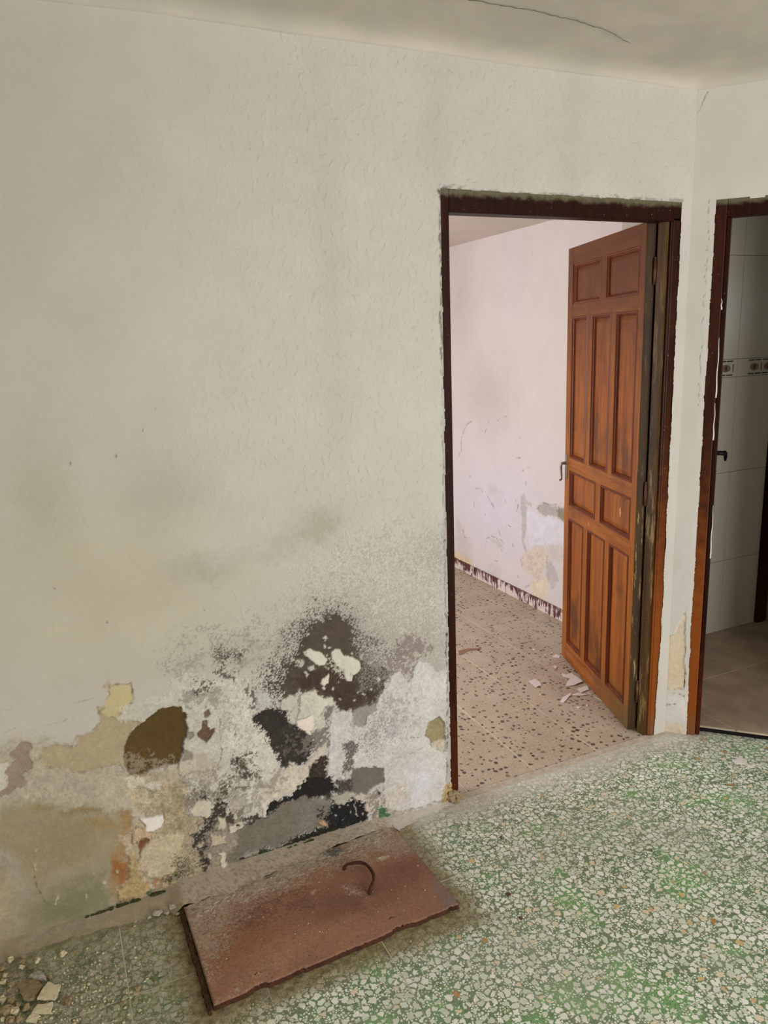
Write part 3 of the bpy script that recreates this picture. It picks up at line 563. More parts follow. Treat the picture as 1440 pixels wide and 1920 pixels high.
('P',(56,52,48),1,0.012,0.006,0.93,-0.002,0.16,[(0.473,0.506),(0.487,0.524),(0.508,0.536),(0.529,0.538),(0.562,0.526),(0.584,0.503),(0.586,0.473),(0.609,0.456),(0.636,0.434),(0.649,0.408),(0.66,0.364),(0.632,0.323),(0.617,0.3),(0.589,0.316),(0.554,0.315),(0.542,0.342),(0.531,0.382),(0.521,0.426),(0.509,0.453),(0.481,0.486)]),
('P',(120,115,108),0.5,0.03,0.01,0.4,None,0.06,[(0.57,0.441),(0.639,0.422),(0.648,0.344),(0.598,0.336),(0.558,0.377)]),
('P',(200,195,182),1,0.003,0.003,0,0.003,0.09,[(0.628,0.55),(0.647,0.563),(0.682,0.564),(0.692,0.541),(0.708,0.524),(0.737,0.523),(0.745,0.491),(0.728,0.492),(0.71,0.496),(0.694,0.471),(0.711,0.448),(0.706,0.423),(0.688,0.416),(0.662,0.416),(0.644,0.409),(0.631,0.428),(0.615,0.458),(0.622,0.5)]),
('P',(228,216,204),1,0.002,0.002,0,0.005,0.02,[(0.614,0.473),(0.667,0.478),(0.667,0.444),(0.649,0.408),(0.635,0.427),(0.611,0.452)]),
('P',(116,109,102),0.9,0.012,0.006,0.85,-0.002,0.14,[(0.694,0.471),(0.714,0.492),(0.743,0.488),(0.745,0.469),(0.725,0.444),(0.72,0.408),(0.72,0.354),(0.668,0.339),(0.626,0.358),(0.63,0.413),(0.662,0.416),(0.706,0.419),(0.711,0.444)]),
('P',(64,54,46),1,0.01,0.006,0.95,-0.004,0.2,[(0.648,0.303),(0.686,0.323),(0.706,0.321),(0.702,0.287),(0.708,0.239),(0.705,0.185),(0.659,0.18),(0.615,0.179),(0.58,0.201),(0.615,0.229),(0.635,0.261)]),
('P',(206,196,180),0.9,0.008,0.008,0,0.001,0.16,[(0.484,0.209),(0.48,0.245),(0.509,0.266),(0.537,0.276),(0.575,0.314),(0.596,0.311),(0.612,0.284),(0.631,0.309),(0.669,0.328),(0.683,0.328),(0.648,0.292),(0.639,0.257),(0.605,0.229),(0.554,0.218),(0.512,0.212)]),
('P',(150,138,122),0.7,0.015,0.008,0.7,None,0.06,[(0.526,0.317),(0.564,0.306),(0.565,0.271),(0.52,0.232),(0.5,0.238),(0.51,0.284)]),
('P',(200,190,176),0.9,0.005,0.004,0,0.001,0.1,[(0.676,0.352),(0.707,0.37),(0.708,0.355),(0.697,0.327),(0.667,0.317),(0.648,0.307),(0.631,0.316),(0.661,0.33)]),
('P',(198,196,191),1,0.003,0.004,0,0.002,0.1,[(0.725,0.43),(0.737,0.46),(0.774,0.462),(0.803,0.451),(0.794,0.411),(0.808,0.396),(0.845,0.382),(0.859,0.425),(0.876,0.455),(0.891,0.459),(0.9,0.48),(0.932,0.506),(0.969,0.562),(0.988,0.562),(1.014,0.502),(1.035,0.528),(1.04,0.561),(1.06,0.584),(1.104,0.559),(1.116,0.529),(1.167,0.517),(1.171,0.389),(1.17,0.267),(1.164,0.144),(1.142,0.045),(1.124,0.017),(1.018,0.017),(0.961,0.027),(0.913,0.055),(0.899,0.101),(0.909,0.154),(0.912,0.21),(0.865,0.228),(0.797,0.244),(0.764,0.277),(0.751,0.234),(0.738,0.199),(0.707,0.193),(0.706,0.294),(0.72,0.351)]),
('E',(212,211,219),0.9,0,0.02,0,None,0,[(1.055,0.11),(0.045,0.08)]),
('P',(196,184,170),0.6,0.03,0.01,0.7,0.001,0.12,[(0.909,0.146),(0.949,0.15),(0.993,0.113),(1.02,0.071),(1.003,0.043),(0.961,0.04),(0.914,0.059),(0.899,0.101)]),
('P',(128,122,122),0.75,0.06,0.006,0.48,None,0.06,[(0.843,0.414),(0.912,0.415),(0.99,0.371),(0.98,0.334),(0.907,0.291),(0.852,0.283),(0.825,0.345)]),
('P',(150,146,146),0.6,0.06,0.006,0.36,None,0.06,[(0.893,0.497),(1.033,0.463),(1.029,0.361),(0.888,0.398)]),
('E',(176,172,176),0.6,0,0.02,0,None,0,[(0.969,0.361),(0.03,0.02)]),
('P',(108,101,96),1,0.008,0.006,0.85,-0.001,0.1,[(0.764,0.347),(0.787,0.348),(0.801,0.336),(0.82,0.339),(0.819,0.308),(0.799,0.29),(0.793,0.245),(0.763,0.242),(0.756,0.256),(0.772,0.282)]),
('P',(112,106,98),1,0.004,0.004,0,-0.003,0.06,[(0.793,0.241),(0.838,0.234),(0.91,0.211),(0.909,0.154),(0.87,0.15),(0.845,0.13),(0.799,0.144),(0.736,0.172),(0.742,0.213),(0.787,0.207)]),
('P',(60,58,54),0.85,0.01,0.005,0.85,-0.003,0.06,[(0.739,0.214),(0.787,0.204),(0.792,0.154),(0.743,0.166)]),
('P',(150,138,104),1,0.003,0.002,0,-0.007,0.12,[(1.077,0.312),(1.09,0.337),(1.132,0.35),(1.156,0.316),(1.157,0.254),(1.121,0.231),(1.096,0.25),(1.093,0.276),(1.081,0.291)]),
('P',(196,184,164),0.9,0.004,0.003,0,-0.003,0.1,[(1.096,0.254),(1.155,0.255),(1.156,0.205),(1.108,0.231)]),
('L',(60,54,48),0.9,0.003,0.003,0,-0.003,0,[(1.019,0.298),(1.052,0.295),(1.081,0.292)]),
('L',(150,146,146),0.6,0.003,0.003,0,-0.001,0,[(0.937,0.235),(1.005,0.235),(1.067,0.246)]),
('L',(140,136,136),0.6,0.002,0.003,0,-0.001,0,[(0.947,0.288),(0.945,0.241)]),
('P',(148,140,136),0.9,0.006,0.004,0,-0.001,0.08,[(0.808,0.46),(0.86,0.458),(0.891,0.466),(0.89,0.432),(0.859,0.428),(0.842,0.387),(0.809,0.407)]),
('P',(118,112,100),1,0.006,0.006,0,-0.004,0.1,[(0.386,0.136),(0.43,0.14),(0.466,0.162),(0.498,0.171),(0.517,0.184),(0.581,0.194),(0.607,0.201),(0.638,0.184),(0.666,0.155),(0.716,0.135),(0.711,0.045),(0.667,0.052),(0.607,0.048),(0.541,0.032),(0.471,0.044),(0.423,0.042),(0.381,0.034),(0.353,0.029),(0.35,0.072),(0.385,0.09)]),
('P',(124,119,109),0.9,0.008,0.006,0.9,-0.003,0.12,[(0.636,0.172),(0.673,0.172),(0.71,0.168),(0.714,0.119),(0.701,0.084),(0.652,0.064),(0.6,0.058),(0.607,0.173)]),
('P',(38,36,34),1,0.008,0.006,0.93,-0.006,0.2,[(0.485,0.161),(0.508,0.206),(0.575,0.207),(0.605,0.227),(0.638,0.245),(0.678,0.245),(0.722,0.232),(0.734,0.177),(0.674,0.172),(0.634,0.181),(0.588,0.195),(0.534,0.178),(0.501,0.168)]),
('P',(34,34,36),1,0.012,0.006,0.94,-0.004,0.3,[(0.704,0.131),(0.737,0.124),(0.775,0.124),(0.795,0.133),(0.813,0.116),(0.836,0.096),(0.854,0.058),(0.841,0.03),(0.816,0.017),(0.785,0.007),(0.723,0.008),(0.695,0.046),(0.69,0.08),(0.706,0.098)]),
('P',(48,46,44),0.9,0.012,0.006,0.7,-0.003,0.06,[(0.656,0.138),(0.685,0.129),(0.679,0.091),(0.664,0.092)]),
('P',(44,42,38),0.9,0.006,0.004,0.9,-0.003,0.06,[(0.684,0.18),(0.714,0.179),(0.717,0.162),(0.694,0.157)]),
('P',(36,38,28),1,0.01,0.006,0.93,-0.006,0.2,[(0.457,0.034),(0.509,0.035),(0.611,0.047),(0.666,0.048),(0.712,0.049),(0.754,-0.002),(0.73,-0.026),(0.685,-0.027),(0.648,-0.014),(0.611,-0.013),(0.556,-0.013),(0.524,-0.014),(0.496,0.0),(0.467,-0.009),(0.427,0.006),(0.378,0.004),(0.355,0.012),(0.401,0.031),(0.449,0.021)]),
('P',(46,64,40),0.8,0.014,0.006,0.7,None,0.06,[(0.457,0.042),(0.502,0.037),(0.5,0.011),(0.468,0.006),(0.452,0.024)]),
('P',(172,167,152),1,0.003,0.003,0,0.004,0.08,[(0.66,0.014),(0.683,0.026),(0.701,0.008),(0.692,-0.006),(0.666,-0.001)]),
('P',(184,154,124),1,0.003,0.003,0,0.004,0.08,[(0.663,0.076),(0.686,0.077),(0.697,0.049),(0.677,0.062)]),
('P',(172,167,152),1,0.003,0.003,0,0.004,0.08,[(0.709,0.161),(0.766,0.163),(0.788,0.144),(0.76,0.117),(0.726,0.129)]),
('P',(204,188,174),1,0.003,0.003,0,0.004,0.08,[(0.834,0.089),(0.857,0.077),(0.85,0.061),(0.835,0.072)]),
('P',(200,184,170),1,0.003,0.003,0,0.004,0.08,[(0.838,0.104),(0.855,0.096),(0.851,0.083)]),
('P',(196,184,170),1,0.003,0.003,0,0.004,0.08,[(0.788,0.14),(0.818,0.138),(0.817,0.118),(0.798,0.124)]),
('P',(208,204,198),1,0.003,0.003,0,0.004,0.08,[(0.751,0.234),(0.766,0.236),(0.769,0.217),(0.754,0.216)]),
('P',(176,170,156),1,0.003,0.003,0,0.004,0.08,[(0.824,0.015),(0.847,0.007),(0.843,-0.012),(0.823,-0.006)]),
('P',(224,214,206),1,0.003,0.003,0,0.004,0.08,[(0.972,0.119),(0.993,0.117),(0.988,0.102),(0.968,0.104)]),
('P',(128,116,102),0.8,0.015,0.008,0.75,-0.002,0.15,[(0.845,0.126),(0.896,0.126),(0.907,0.086),(0.886,0.06),(0.873,0.035),(0.858,0.073),(0.837,0.112)]),
('P',(36,28,26),1,0.002,0.001,0,-0.004,0.06,[(0.884,0.122),(0.892,0.123),(0.897,0.112),(0.889,0.11)]),
('P',(42,98,56),0.9,0.008,0.004,0.85,0.001,0.2,[(0.886,0.06),(0.905,0.058),(0.913,0.035),(0.93,0.023),(0.899,0.004),(0.888,0.022)]),
('L',(190,182,168),0.9,0.0025,0.003,0,0.001,0,[(0.797,0.129),(0.801,0.095),(0.803,0.058)]),
('P',(176,176,172),1,0.002,0.003,0,None,0.06,[(0.741,0.111),(0.744,0.114),(0.747,0.109),(0.744,0.106)]),
('P',(176,176,172),1,0.002,0.003,0,None,0.06,[(0.781,0.082),(0.785,0.084),(0.788,0.079),(0.784,0.077)]),
('P',(176,176,172),1,0.002,0.003,0,None,0.06,[(0.715,0.119),(0.718,0.122),(0.721,0.117),(0.718,0.114)]),
('P',(176,176,172),1,0.002,0.003,0,None,0.06,[(0.803,0.058),(0.807,0.061),(0.81,0.056),(0.807,0.053)]),
('P',(176,176,172),1,0.002,0.003,0,None,0.06,[(0.814,0.03),(0.817,0.033),(0.821,0.028),(0.817,0.025)]),
('P',(176,176,172),1,0.002,0.003,0,None,0.06,[(0.755,0.025),(0.759,0.028),(0.762,0.023),(0.758,0.02)]),
('P',(176,176,172),1,0.002,0.003,0,None,0.06,[(0.782,0.025),(0.786,0.027),(0.789,0.022),(0.785,0.019)]),
('P',(176,176,172),1,0.002,0.003,0,None,0.06,[(0.724,0.084),(0.728,0.087),(0.731,0.082),(0.727,0.079)]),
('P',(176,176,172),1,0.002,0.003,0,None,0.06,[(0.771,0.105),(0.775,0.108),(0.778,0.103),(0.774,0.1)]),
('P',(176,176,172),1,0.002,0.003,0,None,0.06,[(0.749,0.056),(0.753,0.059),(0.756,0.054),(0.752,0.051)]),
('P',(176,176,172),1,0.002,0.003,0,None,0.06,[(0.794,0.025),(0.797,0.028),(0.801,0.022),(0.797,0.02)]),
('P',(176,176,172),1,0.002,0.003,0,None,0.06,[(0.732,0.025),(0.736,0.028),(0.739,0.023),(0.735,0.02)]),
('P',(176,176,172),1,0.002,0.003,0,None,0.06,[(0.823,0.06),(0.826,0.063),(0.83,0.058),(0.826,0.055)]),
('P',(134,124,108),0.85,0.012,0.008,0,-0.003,0.22,[(0.294,0.215),(0.342,0.207),(0.42,0.181),(0.396,0.132),(0.36,0.026),(0.327,-0.004),(0.276,0.015),(0.252,0.118),(0.281,0.182)]),
('P',(66,60,52),1,0.016,0.008,0.86,-0.004,0.25,[(0.313,0.253),(0.337,0.26),(0.361,0.234),(0.368,0.202),(0.341,0.199),(0.329,0.204),(0.325,0.167),(0.299,0.162),(0.292,0.123),(0.282,0.089),(0.29,0.067),(0.274,0.031),(0.263,0.054),(0.253,0.122),(0.251,0.17),(0.286,0.199),(0.304,0.223)]),
('P',(126,118,104),0.9,0.01,0.006,0.8,-0.003,0.15,[(0.244,0.297),(0.271,0.317),(0.301,0.297),(0.312,0.279),(0.277,0.279),(0.256,0.257),(0.244,0.268)]),
('P',(200,192,174),1,0.003,0.004,0,0.004,0.08,[(0.256,0.26),(0.281,0.289),(0.315,0.267),(0.308,0.225),(0.294,0.219),(0.263,0.236)]),
('P',(200,192,174),1,0.003,0.004,0,0.004,0.08,[(0.332,0.203),(0.358,0.201),(0.352,0.166),(0.328,0.159)]),
('P',(200,192,174),1,0.003,0.004,0,0.004,0.08,[(0.356,0.142),(0.365,0.165),(0.392,0.171),(0.409,0.17),(0.412,0.142),(0.382,0.135)]),
('P',(200,192,174),1,0.003,0.004,0,0.004,0.08,[(0.328,0.084),(0.348,0.08),(0.349,0.022),(0.331,0.01),(0.329,0.06)]),
('P',(200,192,174),1,0.003,0.004,0,0.004,0.08,[(0.378,0.206),(0.395,0.204),(0.4,0.184),(0.39,0.183)]),
('P',(186,174,152),1,0.003,0.004,0,0.003,0.08,[(0.302,0.161),(0.314,0.153),(0.356,0.135),(0.35,0.106),(0.317,0.11),(0.297,0.106),(0.309,0.135)]),
('P',(180,172,150),1,0.003,0.004,0,0.003,0.08,[(0.26,0.134),(0.287,0.14),(0.279,0.12),(0.268,0.109)]),
('P',(190,180,160),1,0.003,0.004,0,0.003,0.08,[(0.292,0.092),(0.304,0.089),(0.3,0.067),(0.293,0.066)]),
('P',(160,148,126),0.8,0.008,0.006,0,0,0.16,[(0.296,0.065),(0.33,0.068),(0.33,0.026),(0.3,0.025),(0.28,0.029)]),
('P',(76,68,60),1,0.004,0.004,0.95,-0.003,0.06,[(0.359,0.197),(0.378,0.199),(0.38,0.171),(0.362,0.174)]),
('P',(76,68,60),1,0.004,0.004,0.95,-0.003,0.06,[(0.388,0.161),(0.398,0.162),(0.395,0.149),(0.38,0.149)]),
('P',(76,68,60),1,0.004,0.004,0.95,-0.003,0.06,[(0.291,0.296),(0.313,0.282),(0.305,0.274),(0.29,0.286)]),
('P',(56,50,44),0.9,0.012,0.006,0.8,-0.004,0.2,[(0.409,0.17),(0.443,0.173),(0.474,0.175),(0.477,0.162),(0.431,0.143),(0.41,0.143)]),
('P',(84,75,64),0.85,0.03,0.008,0.5,-0.001,0.1,[(0.383,0.417),(0.451,0.401),(0.462,0.373),(0.451,0.321),(0.424,0.31),(0.396,0.3),(0.37,0.301),(0.36,0.341),(0.395,0.367)]),
('P',(46,40,36),0.9,0.012,0.004,0.75,-0.002,0.06,[(0.394,0.392),(0.414,0.394),(0.409,0.377),(0.395,0.367)]),
('P',(78,70,60),0.9,0.01,0.006,0.9,-0.003,0.06,[(0.428,0.361),(0.446,0.341),(0.449,0.317),(0.428,0.317)]),
('P',(116,104,90),0.9,0.01,0.006,0.8,-0.002,0.06,[(0.393,0.305),(0.432,0.286),(0.434,0.267),(0.395,0.286)]),
('P',(164,158,144),0.8,0.01,0.006,0,-0.001,0.1,[(0.372,0.249),(0.425,0.247),(0.428,0.201),(0.394,0.197),(0.37,0.231)]),
('P',(118,110,98),0.8,0.008,0.005,0.8,-0.002,0.06,[(0.385,0.211),(0.422,0.21),(0.424,0.195),(0.397,0.189)]),
('P',(216,208,196),1,0.003,0.003,0,0.004,0.05,[(0.474,0.213),(0.491,0.209),(0.489,0.158),(0.478,0.162),(0.478,0.185)]),
('P',(70,64,57),0.85,0.03,0.008,0.56,None,0.06,[(0.527,0.645),(0.581,0.647),(0.615,0.696),(0.64,0.719),(0.625,0.644),(0.59,0.588),(0.544,0.556),(0.522,0.576)]),
('P',(192,192,188),0.8,0.01,0.006,0,0.001,0.06,[(0.49,0.594),(0.514,0.613),(0.522,0.576),(0.53,0.552),(0.502,0.535),(0.481,0.529)]),
('P',(70,96,42),0.8,0.01,0.005,0.75,0.002,0.2,[(0.175,0.075),(0.193,0.061),(0.207,0.048),(0.19,0.039),(0.172,0.05)]),
('P',(60,58,40),0.7,0.02,0.008,0.5,-0.003,0.2,[(0.192,0.121),(0.241,0.103),(0.246,0.045),(0.208,0.021),(0.19,0.036),(0.185,0.086)]),
('P',(156,138,106),0.9,0.01,0.008,0,-0.002,0.22,[(0.001,0.022),(0.048,0.016),(0.101,0.017),(0.17,0.029),(0.19,0.009),(0.166,-0.017),(0.079,-0.026),(0.002,-0.029)]),
('P',(52,56,30),0.9,0.006,0.005,0.85,0.002,0.2,[(-0.119,-0.001),(-0.089,-0.0),(-0.059,-0.0),(-0.039,-0.004),(-0.072,-0.02),(-0.108,-0.022)]),
('P',(52,56,30),0.9,0.006,0.005,0.85,0.002,0.2,[(-0.023,-0.01),(-0.013,0.015),(0.013,0.009),(0.041,0.011),(0.032,-0.007),(-0.002,-0.006)]),
('P',(76,98,40),0.9,0.008,0.005,0.8,0.002,0.2,[(0.102,0.025),(0.117,0.032),(0.118,0.006),(0.1,0.007)]),
('P',(70,72,40),0.8,0.01,0.006,0.7,0.001,0.2,[(0.15,0.041),(0.172,0.046),(0.169,0.012),(0.155,0.018)]),
('P',(164,160,154),0.55,0.004,0.002,0,-0.001,0.08,[(1.171,2.089),(1.19,2.093),(1.186,1.374),(1.183,0.629),(1.184,-0.0),(1.153,0.01),(1.168,0.532),(1.166,1.017),(1.172,1.546),(1.173,1.997)]),
('L',(64,58,50),0.9,0.0025,0.003,0,-0.003,0,[(1.169,0.75),(1.168,0.532),(1.165,0.265),(1.159,0.117)]),
('L',(96,90,80),0.7,0.0015,0.003,0,-0.002,0,[(1.168,1.444),(1.168,1.199),(1.17,1.016),(1.169,0.75)]),
('L',(90,82,66),0.5,0.008,0.003,0,None,0,[(1.175,2.089),(1.319,2.099),(1.52,2.098),(1.735,2.1),(2.164,2.103)]),
('L',(80,72,56),0.7,0.006,0.003,0,None,0,[(1.173,2.095),(1.173,1.841),(1.17,1.546)]),
('L',(70,62,46),0.7,0.012,0.003,0,None,0,[(1.173,2.1),(1.224,2.105),(1.261,2.102)]),
('L',(120,112,98),0.8,0.002,0.003,0,-0.001,0,[(1.123,1.239),(1.147,1.251),(1.173,1.237)]),
('L',(80,72,60),0.8,0.003,0.003,0,-0.001,0,[(1.145,0.973),(1.168,0.994)]),
('P',(170,142,92),0.9,0.01,0.006,0,0.004,0.25,[(1.145,0.078),(1.176,0.068),(1.22,-0.012),(1.13,-0.005)]),
]
LAYERS['R1']=[
('E',(214,208,221),0.8,0,0.02,0,None,0,[(4.072,0.538),(0.8,0.45)]),
('E',(190,184,180),0.7,0,0.02,0,None,0,[(4.143,1.276),(0.3,0.25)]),
('E',(192,180,176),0.6,0,0.02,0,None,0,[(4.507,1.918),(0.25,0.4)]),
('E',(208,200,204),0.5,0,0.02,0,None,0,[(3.876,1.999),(0.2,0.3)]),
('P',(186,182,184),0.9,0.006,0.008,0,None,0.06,[(3.78,0.684),(3.74,0.707),(3.712,0.663),(3.659,0.657),(3.652,0.642),(3.712,0.639),(3.705,0.568),(3.717,0.483),(3.737,0.396),(3.702,0.346),(3.723,0.333),(3.771,0.388),(3.759,0.516),(3.78,0.635)]),
('P',(176,170,166),0.9,0.008,0.008,0,-0.003,0.06,[(3.607,0.643),(3.531,0.68),(3.457,0.678),(3.409,0.664),(3.339,0.685),(3.303,0.602),(3.42,0.616),(3.53,0.602),(3.581,0.616)]),
('P',(146,137,120),0.9,0.012,0.008,0,-0.003,0.06,[(3.433,0.667),(3.328,0.687),(3.314,0.6),(3.402,0.616)]),
('P',(217,216,228),0.8,0.012,0.008,0,None,0.06,[(3.712,0.623),(3.58,0.6),(3.36,0.598),(3.333,0.467),(3.577,0.417),(3.669,0.371),(3.71,0.444)]),
('P',(206,199,196),0.8,0.008,0.01,0,-0.002,0.06,[(3.695,0.339),(3.59,0.418),(3.345,0.464),(3.331,0.375),(3.512,0.312),(3.708,0.278)]),
('P',(212,198,184),0.9,0.01,0.01,0,-0.003,0.1,[(3.709,0.336),(3.629,0.388),(3.513,0.384),(3.5,0.339),(3.536,0.241),(3.587,0.169),(3.667,0.188),(3.735,0.212),(3.778,0.26)]),
('P',(190,184,184),0.9,0.01,0.01,0,-0.003,0.06,[(3.512,0.312),(3.45,0.336),(3.4,0.278),(3.393,0.233),(3.446,0.161),(3.497,0.219)]),
('P',(224,210,188),0.9,0.012,0.01,0,-0.002,0.1,[(3.68,0.134),(3.498,0.227),(3.483,0.142),(3.533,0.061),(3.652,0.075)]),
('P',(222,202,160),0.9,0.02,0.01,0,-0.002,0.1,[(4.687,0.096),(4.498,0.133),(4.409,0.126),(4.349,0.07),(4.501,0.03),(4.69,0.015)]),
('P',(200,193,188),0.6,0.03,0.02,0,None,0.06,[(4.583,0.384),(4.494,0.307),(4.441,0.261),(4.371,0.24),(4.357,0.073),(4.572,0.114)]),
('P',(206,200,196),0.7,0.01,0.01,0,None,0.06,[(4.187,0.127),(4.091,0.161),(3.967,0.123),(4.028,0.061),(4.156,0.052)]),
('P',(196,190,186),0.7,0.01,0.008,0,None,0.06,[(4.153,0.327),(4.042,0.343),(3.967,0.299),(4.043,0.29)]),
('P',(200,196,200),0.6,0.02,0.01,0,None,0.06,[(4.165,0.697),(4.056,0.697),(3.981,0.667),(4.103,0.62),(4.165,0.627)]),
('L',(110,98,96),0.75,0.0048,0.003,0,-0.002,0,[(4.353,1.106),(4.43,1.069),(4.493,0.983),(4.505,0.882),(4.542,0.837)]),
('L',(110,98,96),0.75,0.0048,0.003,0,-0.002,0,[(4.121,1.145),(4.16,1.092),(4.192,1.042)]),
('L',(110,98,96),0.75,0.0048,0.003,0,-0.002,0,[(4.038,1.131),(4.008,1.145)]),
('L',(110,98,96),0.75,0.0048,0.003,0,-0.002,0,[(3.972,1.156),(3.936,1.167)]),
('L',(110,98,96),0.75,0.0048,0.003,0,-0.002,0,[(4.186,0.256),(4.177,0.321),(4.105,0.351)]),
('L',(110,98,96),0.75,0.0048,0.003,0,-0.002,0,[(4.105,0.351),(3.997,0.345),(3.966,0.325)]),
('L',(110,98,96),0.75,0.0048,0.003,0,-0.002,0,[(4.027,0.284),(3.967,0.273)]),
('L',(110,98,96),0.75,0.0048,0.003,0,-0.002,0,[(3.863,0.35),(3.849,0.31)]),
('L',(110,98,96),0.75,0.0048,0.003,0,-0.002,0,[(3.771,0.262),(3.756,0.206)]),
('L',(110,98,96),0.75,0.0048,0.003,0,-0.002,0,[(3.761,0.841),(3.741,0.863)]),
('L',(110,98,96),0.75,0.0048,0.003,0,-0.002,0,[(3.714,0.871),(3.688,0.871)]),
('L',(110,98,96),0.75,0.0048,0.003,0,-0.002,0,[(4.166,0.618),(4.088,0.553)]),
('L',(110,98,96),0.75,0.0048,0.003,0,-0.002,0,[(4.494,0.307),(4.468,0.255),(4.388,0.278)]),
('L',(110,98,96),0.75,0.0048,0.003,0,-0.002,0,[(3.607,0.635),(3.544,0.678),(3.482,0.681)]),
('L',(110,98,96),0.75,0.0048,0.003,0,-0.002,0,[(3.482,0.681),(3.386,0.699)]),
('L',(110,98,96),0.75,0.0048,0.003,0,-0.002,0,[(3.937,0.436),(3.922,0.465),(3.885,0.464)]),
('L',(110,98,96),0.75,0.0048,0.003,0,-0.002,0,[(4.027,0.408),(4.004,0.378)]),
('L',(110,98,96),0.75,0.0048,0.003,0,-0.002,0,[(3.821,0.569),(3.801,0.623)]),
('L',(110,98,96),0.75,0.0048,0.003,0,-0.002,0,[(4.232,1.06),(4.221,1.048)]),
('L',(110,98,96),0.75,0.0048,0.003,0,-0.002,0,[(3.796,1.045),(3.783,1.045)]),
('L',(110,98,96),0.75,0.0048,0.003,0,-0.002,0,[(3.823,0.921),(3.789,0.923)]),
('L',(110,98,96),0.75,0.0048,0.003,0,-0.002,0,[(4.199,0.487),(4.19,0.482)]),
('L',(110,98,96),0.75,0.0048,0.003,0,-0.002,0,[(4.059,0.188),(4.043,0.187)]),
('L',(110,98,96),0.75,0.0048,0.003,0,-0.002,0,[(3.512,0.312),(3.5,0.355)]),
('L',(110,98,96),0.75,0.0048,0.003,0,-0.002,0,[(4.413,0.726),(4.378,0.717)]),
('L',(110,98,96),0.75,0.0048,0.003,0,-0.002,0,[(4.339,0.542),(4.332,0.507)]),
('L',(110,98,96),0.75,0.0048,0.003,0,-0.002,0,[(3.951,0.621),(3.948,0.604)]),
('L',(110,98,96),0.75,0.0048,0.003,0,-0.002,0,[(3.836,0.65),(3.833,0.642)]),
('L',(110,98,96),0.75,0.0048,0.003,0,-0.002,0,[(4.312,0.642),(4.237,0.659),(4.23,0.633)]),
('L',(110,98,96),0.75,0.0048,0.003,0,-0.002,0,[(3.727,0.758),(3.714,0.8)]),
('L',(110,98,96),0.75,0.0048,0.003,0,-0.002,0,[(3.805,0.158),(3.802,0.142)]),
('L',(110,98,96),0.75,0.0048,0.003,0,-0.002,0,[(3.72,0.097),(3.68,0.126)]),
('L',(110,98,96),0.75,0.0048,0.003,0,-0.002,0,[(4.659,-0.219),(4.655,-0.228)]),
('L',(84,56,58),0.75,0.009,0.003,0,-0.002,0,[(3.937,0.042),(3.848,0.042)]),
('L',(84,56,58),0.75,0.009,0.003,0,-0.002,0,[(3.748,0.037),(3.652,0.049)]),
('L',(84,56,58),0.75,0.009,0.003,0,-0.002,0,[(3.546,0.057),(3.468,0.024)]),
('L',(84,56,58),0.75,0.009,0.003,0,-0.002,0,[(3.507,0.036),(3.393,0.007)]),
('L',(84,56,58),0.75,0.009,0.003,0,-0.002,0,[(3.625,0.049),(3.571,0.032)]),
('L',(84,56,58),0.75,0.009,0.003,0,-0.002,0,[(4.238,0.048),(4.124,0.034)]),
('L',(84,56,58),0.75,0.009,0.003,0,-0.002,0,[(4.124,0.034),(4.029,0.033)]),
('L',(120,104,100),0.7,0.006,0.003,0,-0.001,0,[(3.674,2.112),(3.668,2.105)]),
('L',(120,104,100),0.7,0.006,0.003,0,-0.001,0,[(4.079,2.001),(4.073,1.995)]),
('L',(120,104,100),0.7,0.006,0.003,0,-0.001,0,[(3.146,2.19),(3.142,2.185)]),
('L',(120,104,100),0.7,0.006,0.003,0,-0.001,0,[(4.543,2.138),(4.536,2.13)]),
]
LAYERS['B']=[
('P',(206,189,163),1,0.003,0.003,0,-0.004,0.05,[(0.055,0.551),(0.06,0.518),(0.057,0.451),(0.067,0.246),(0.066,0.211),(0.019,0.191),(-0.006,0.201),(-0.01,0.236),(-0.003,0.279),(-0.01,0.306),(-0.005,0.389),(-0.01,0.423),(0.019,0.44),(0.029,0.481),(0.051,0.517)]),
('P',(204,188,164),0.9,0.012,0.006,0,-0.001,0.08,[(-0.039,0.031),(0.079,0.04),(0.082,-0.027),(-0.057,-0.05)]),
('E',(216,212,208),0.8,0,0.02,0,None,0,[(0.043,0.115),(0.03,0.06)]),
('E',(200,202,204),0.5,0,0.02,0,None,0,[(0.028,0.693),(0.02,0.2)]),
('L',(96,88,80),0.8,0.0025,0.003,0,-0.003,0,[(-0.007,0.272),(-0.005,0.198),(0.013,0.186)]),
('L',(96,88,80),0.8,0.0025,0.003,0,-0.003,0,[(0.028,0.183),(0.066,0.179),(0.069,0.161)]),
('L',(96,88,80),0.8,0.0025,0.003,0,-0.003,0,[(-0.008,0.079),(-0.006,0.117),(0.034,0.132)]),
('L',(120,112,100),0.8,0.002,0.003,0,-0.001,0,[(0.032,2.456),(0.025,2.435),(0.009,2.403),(-0.002,2.388)]),
('L',(96,88,74),0.6,0.002,0.003,0,-0.001,0,[(0.057,2.101),(0.059,2.002),(0.059,1.911),(0.058,1.686),(0.06,1.373)]),
]
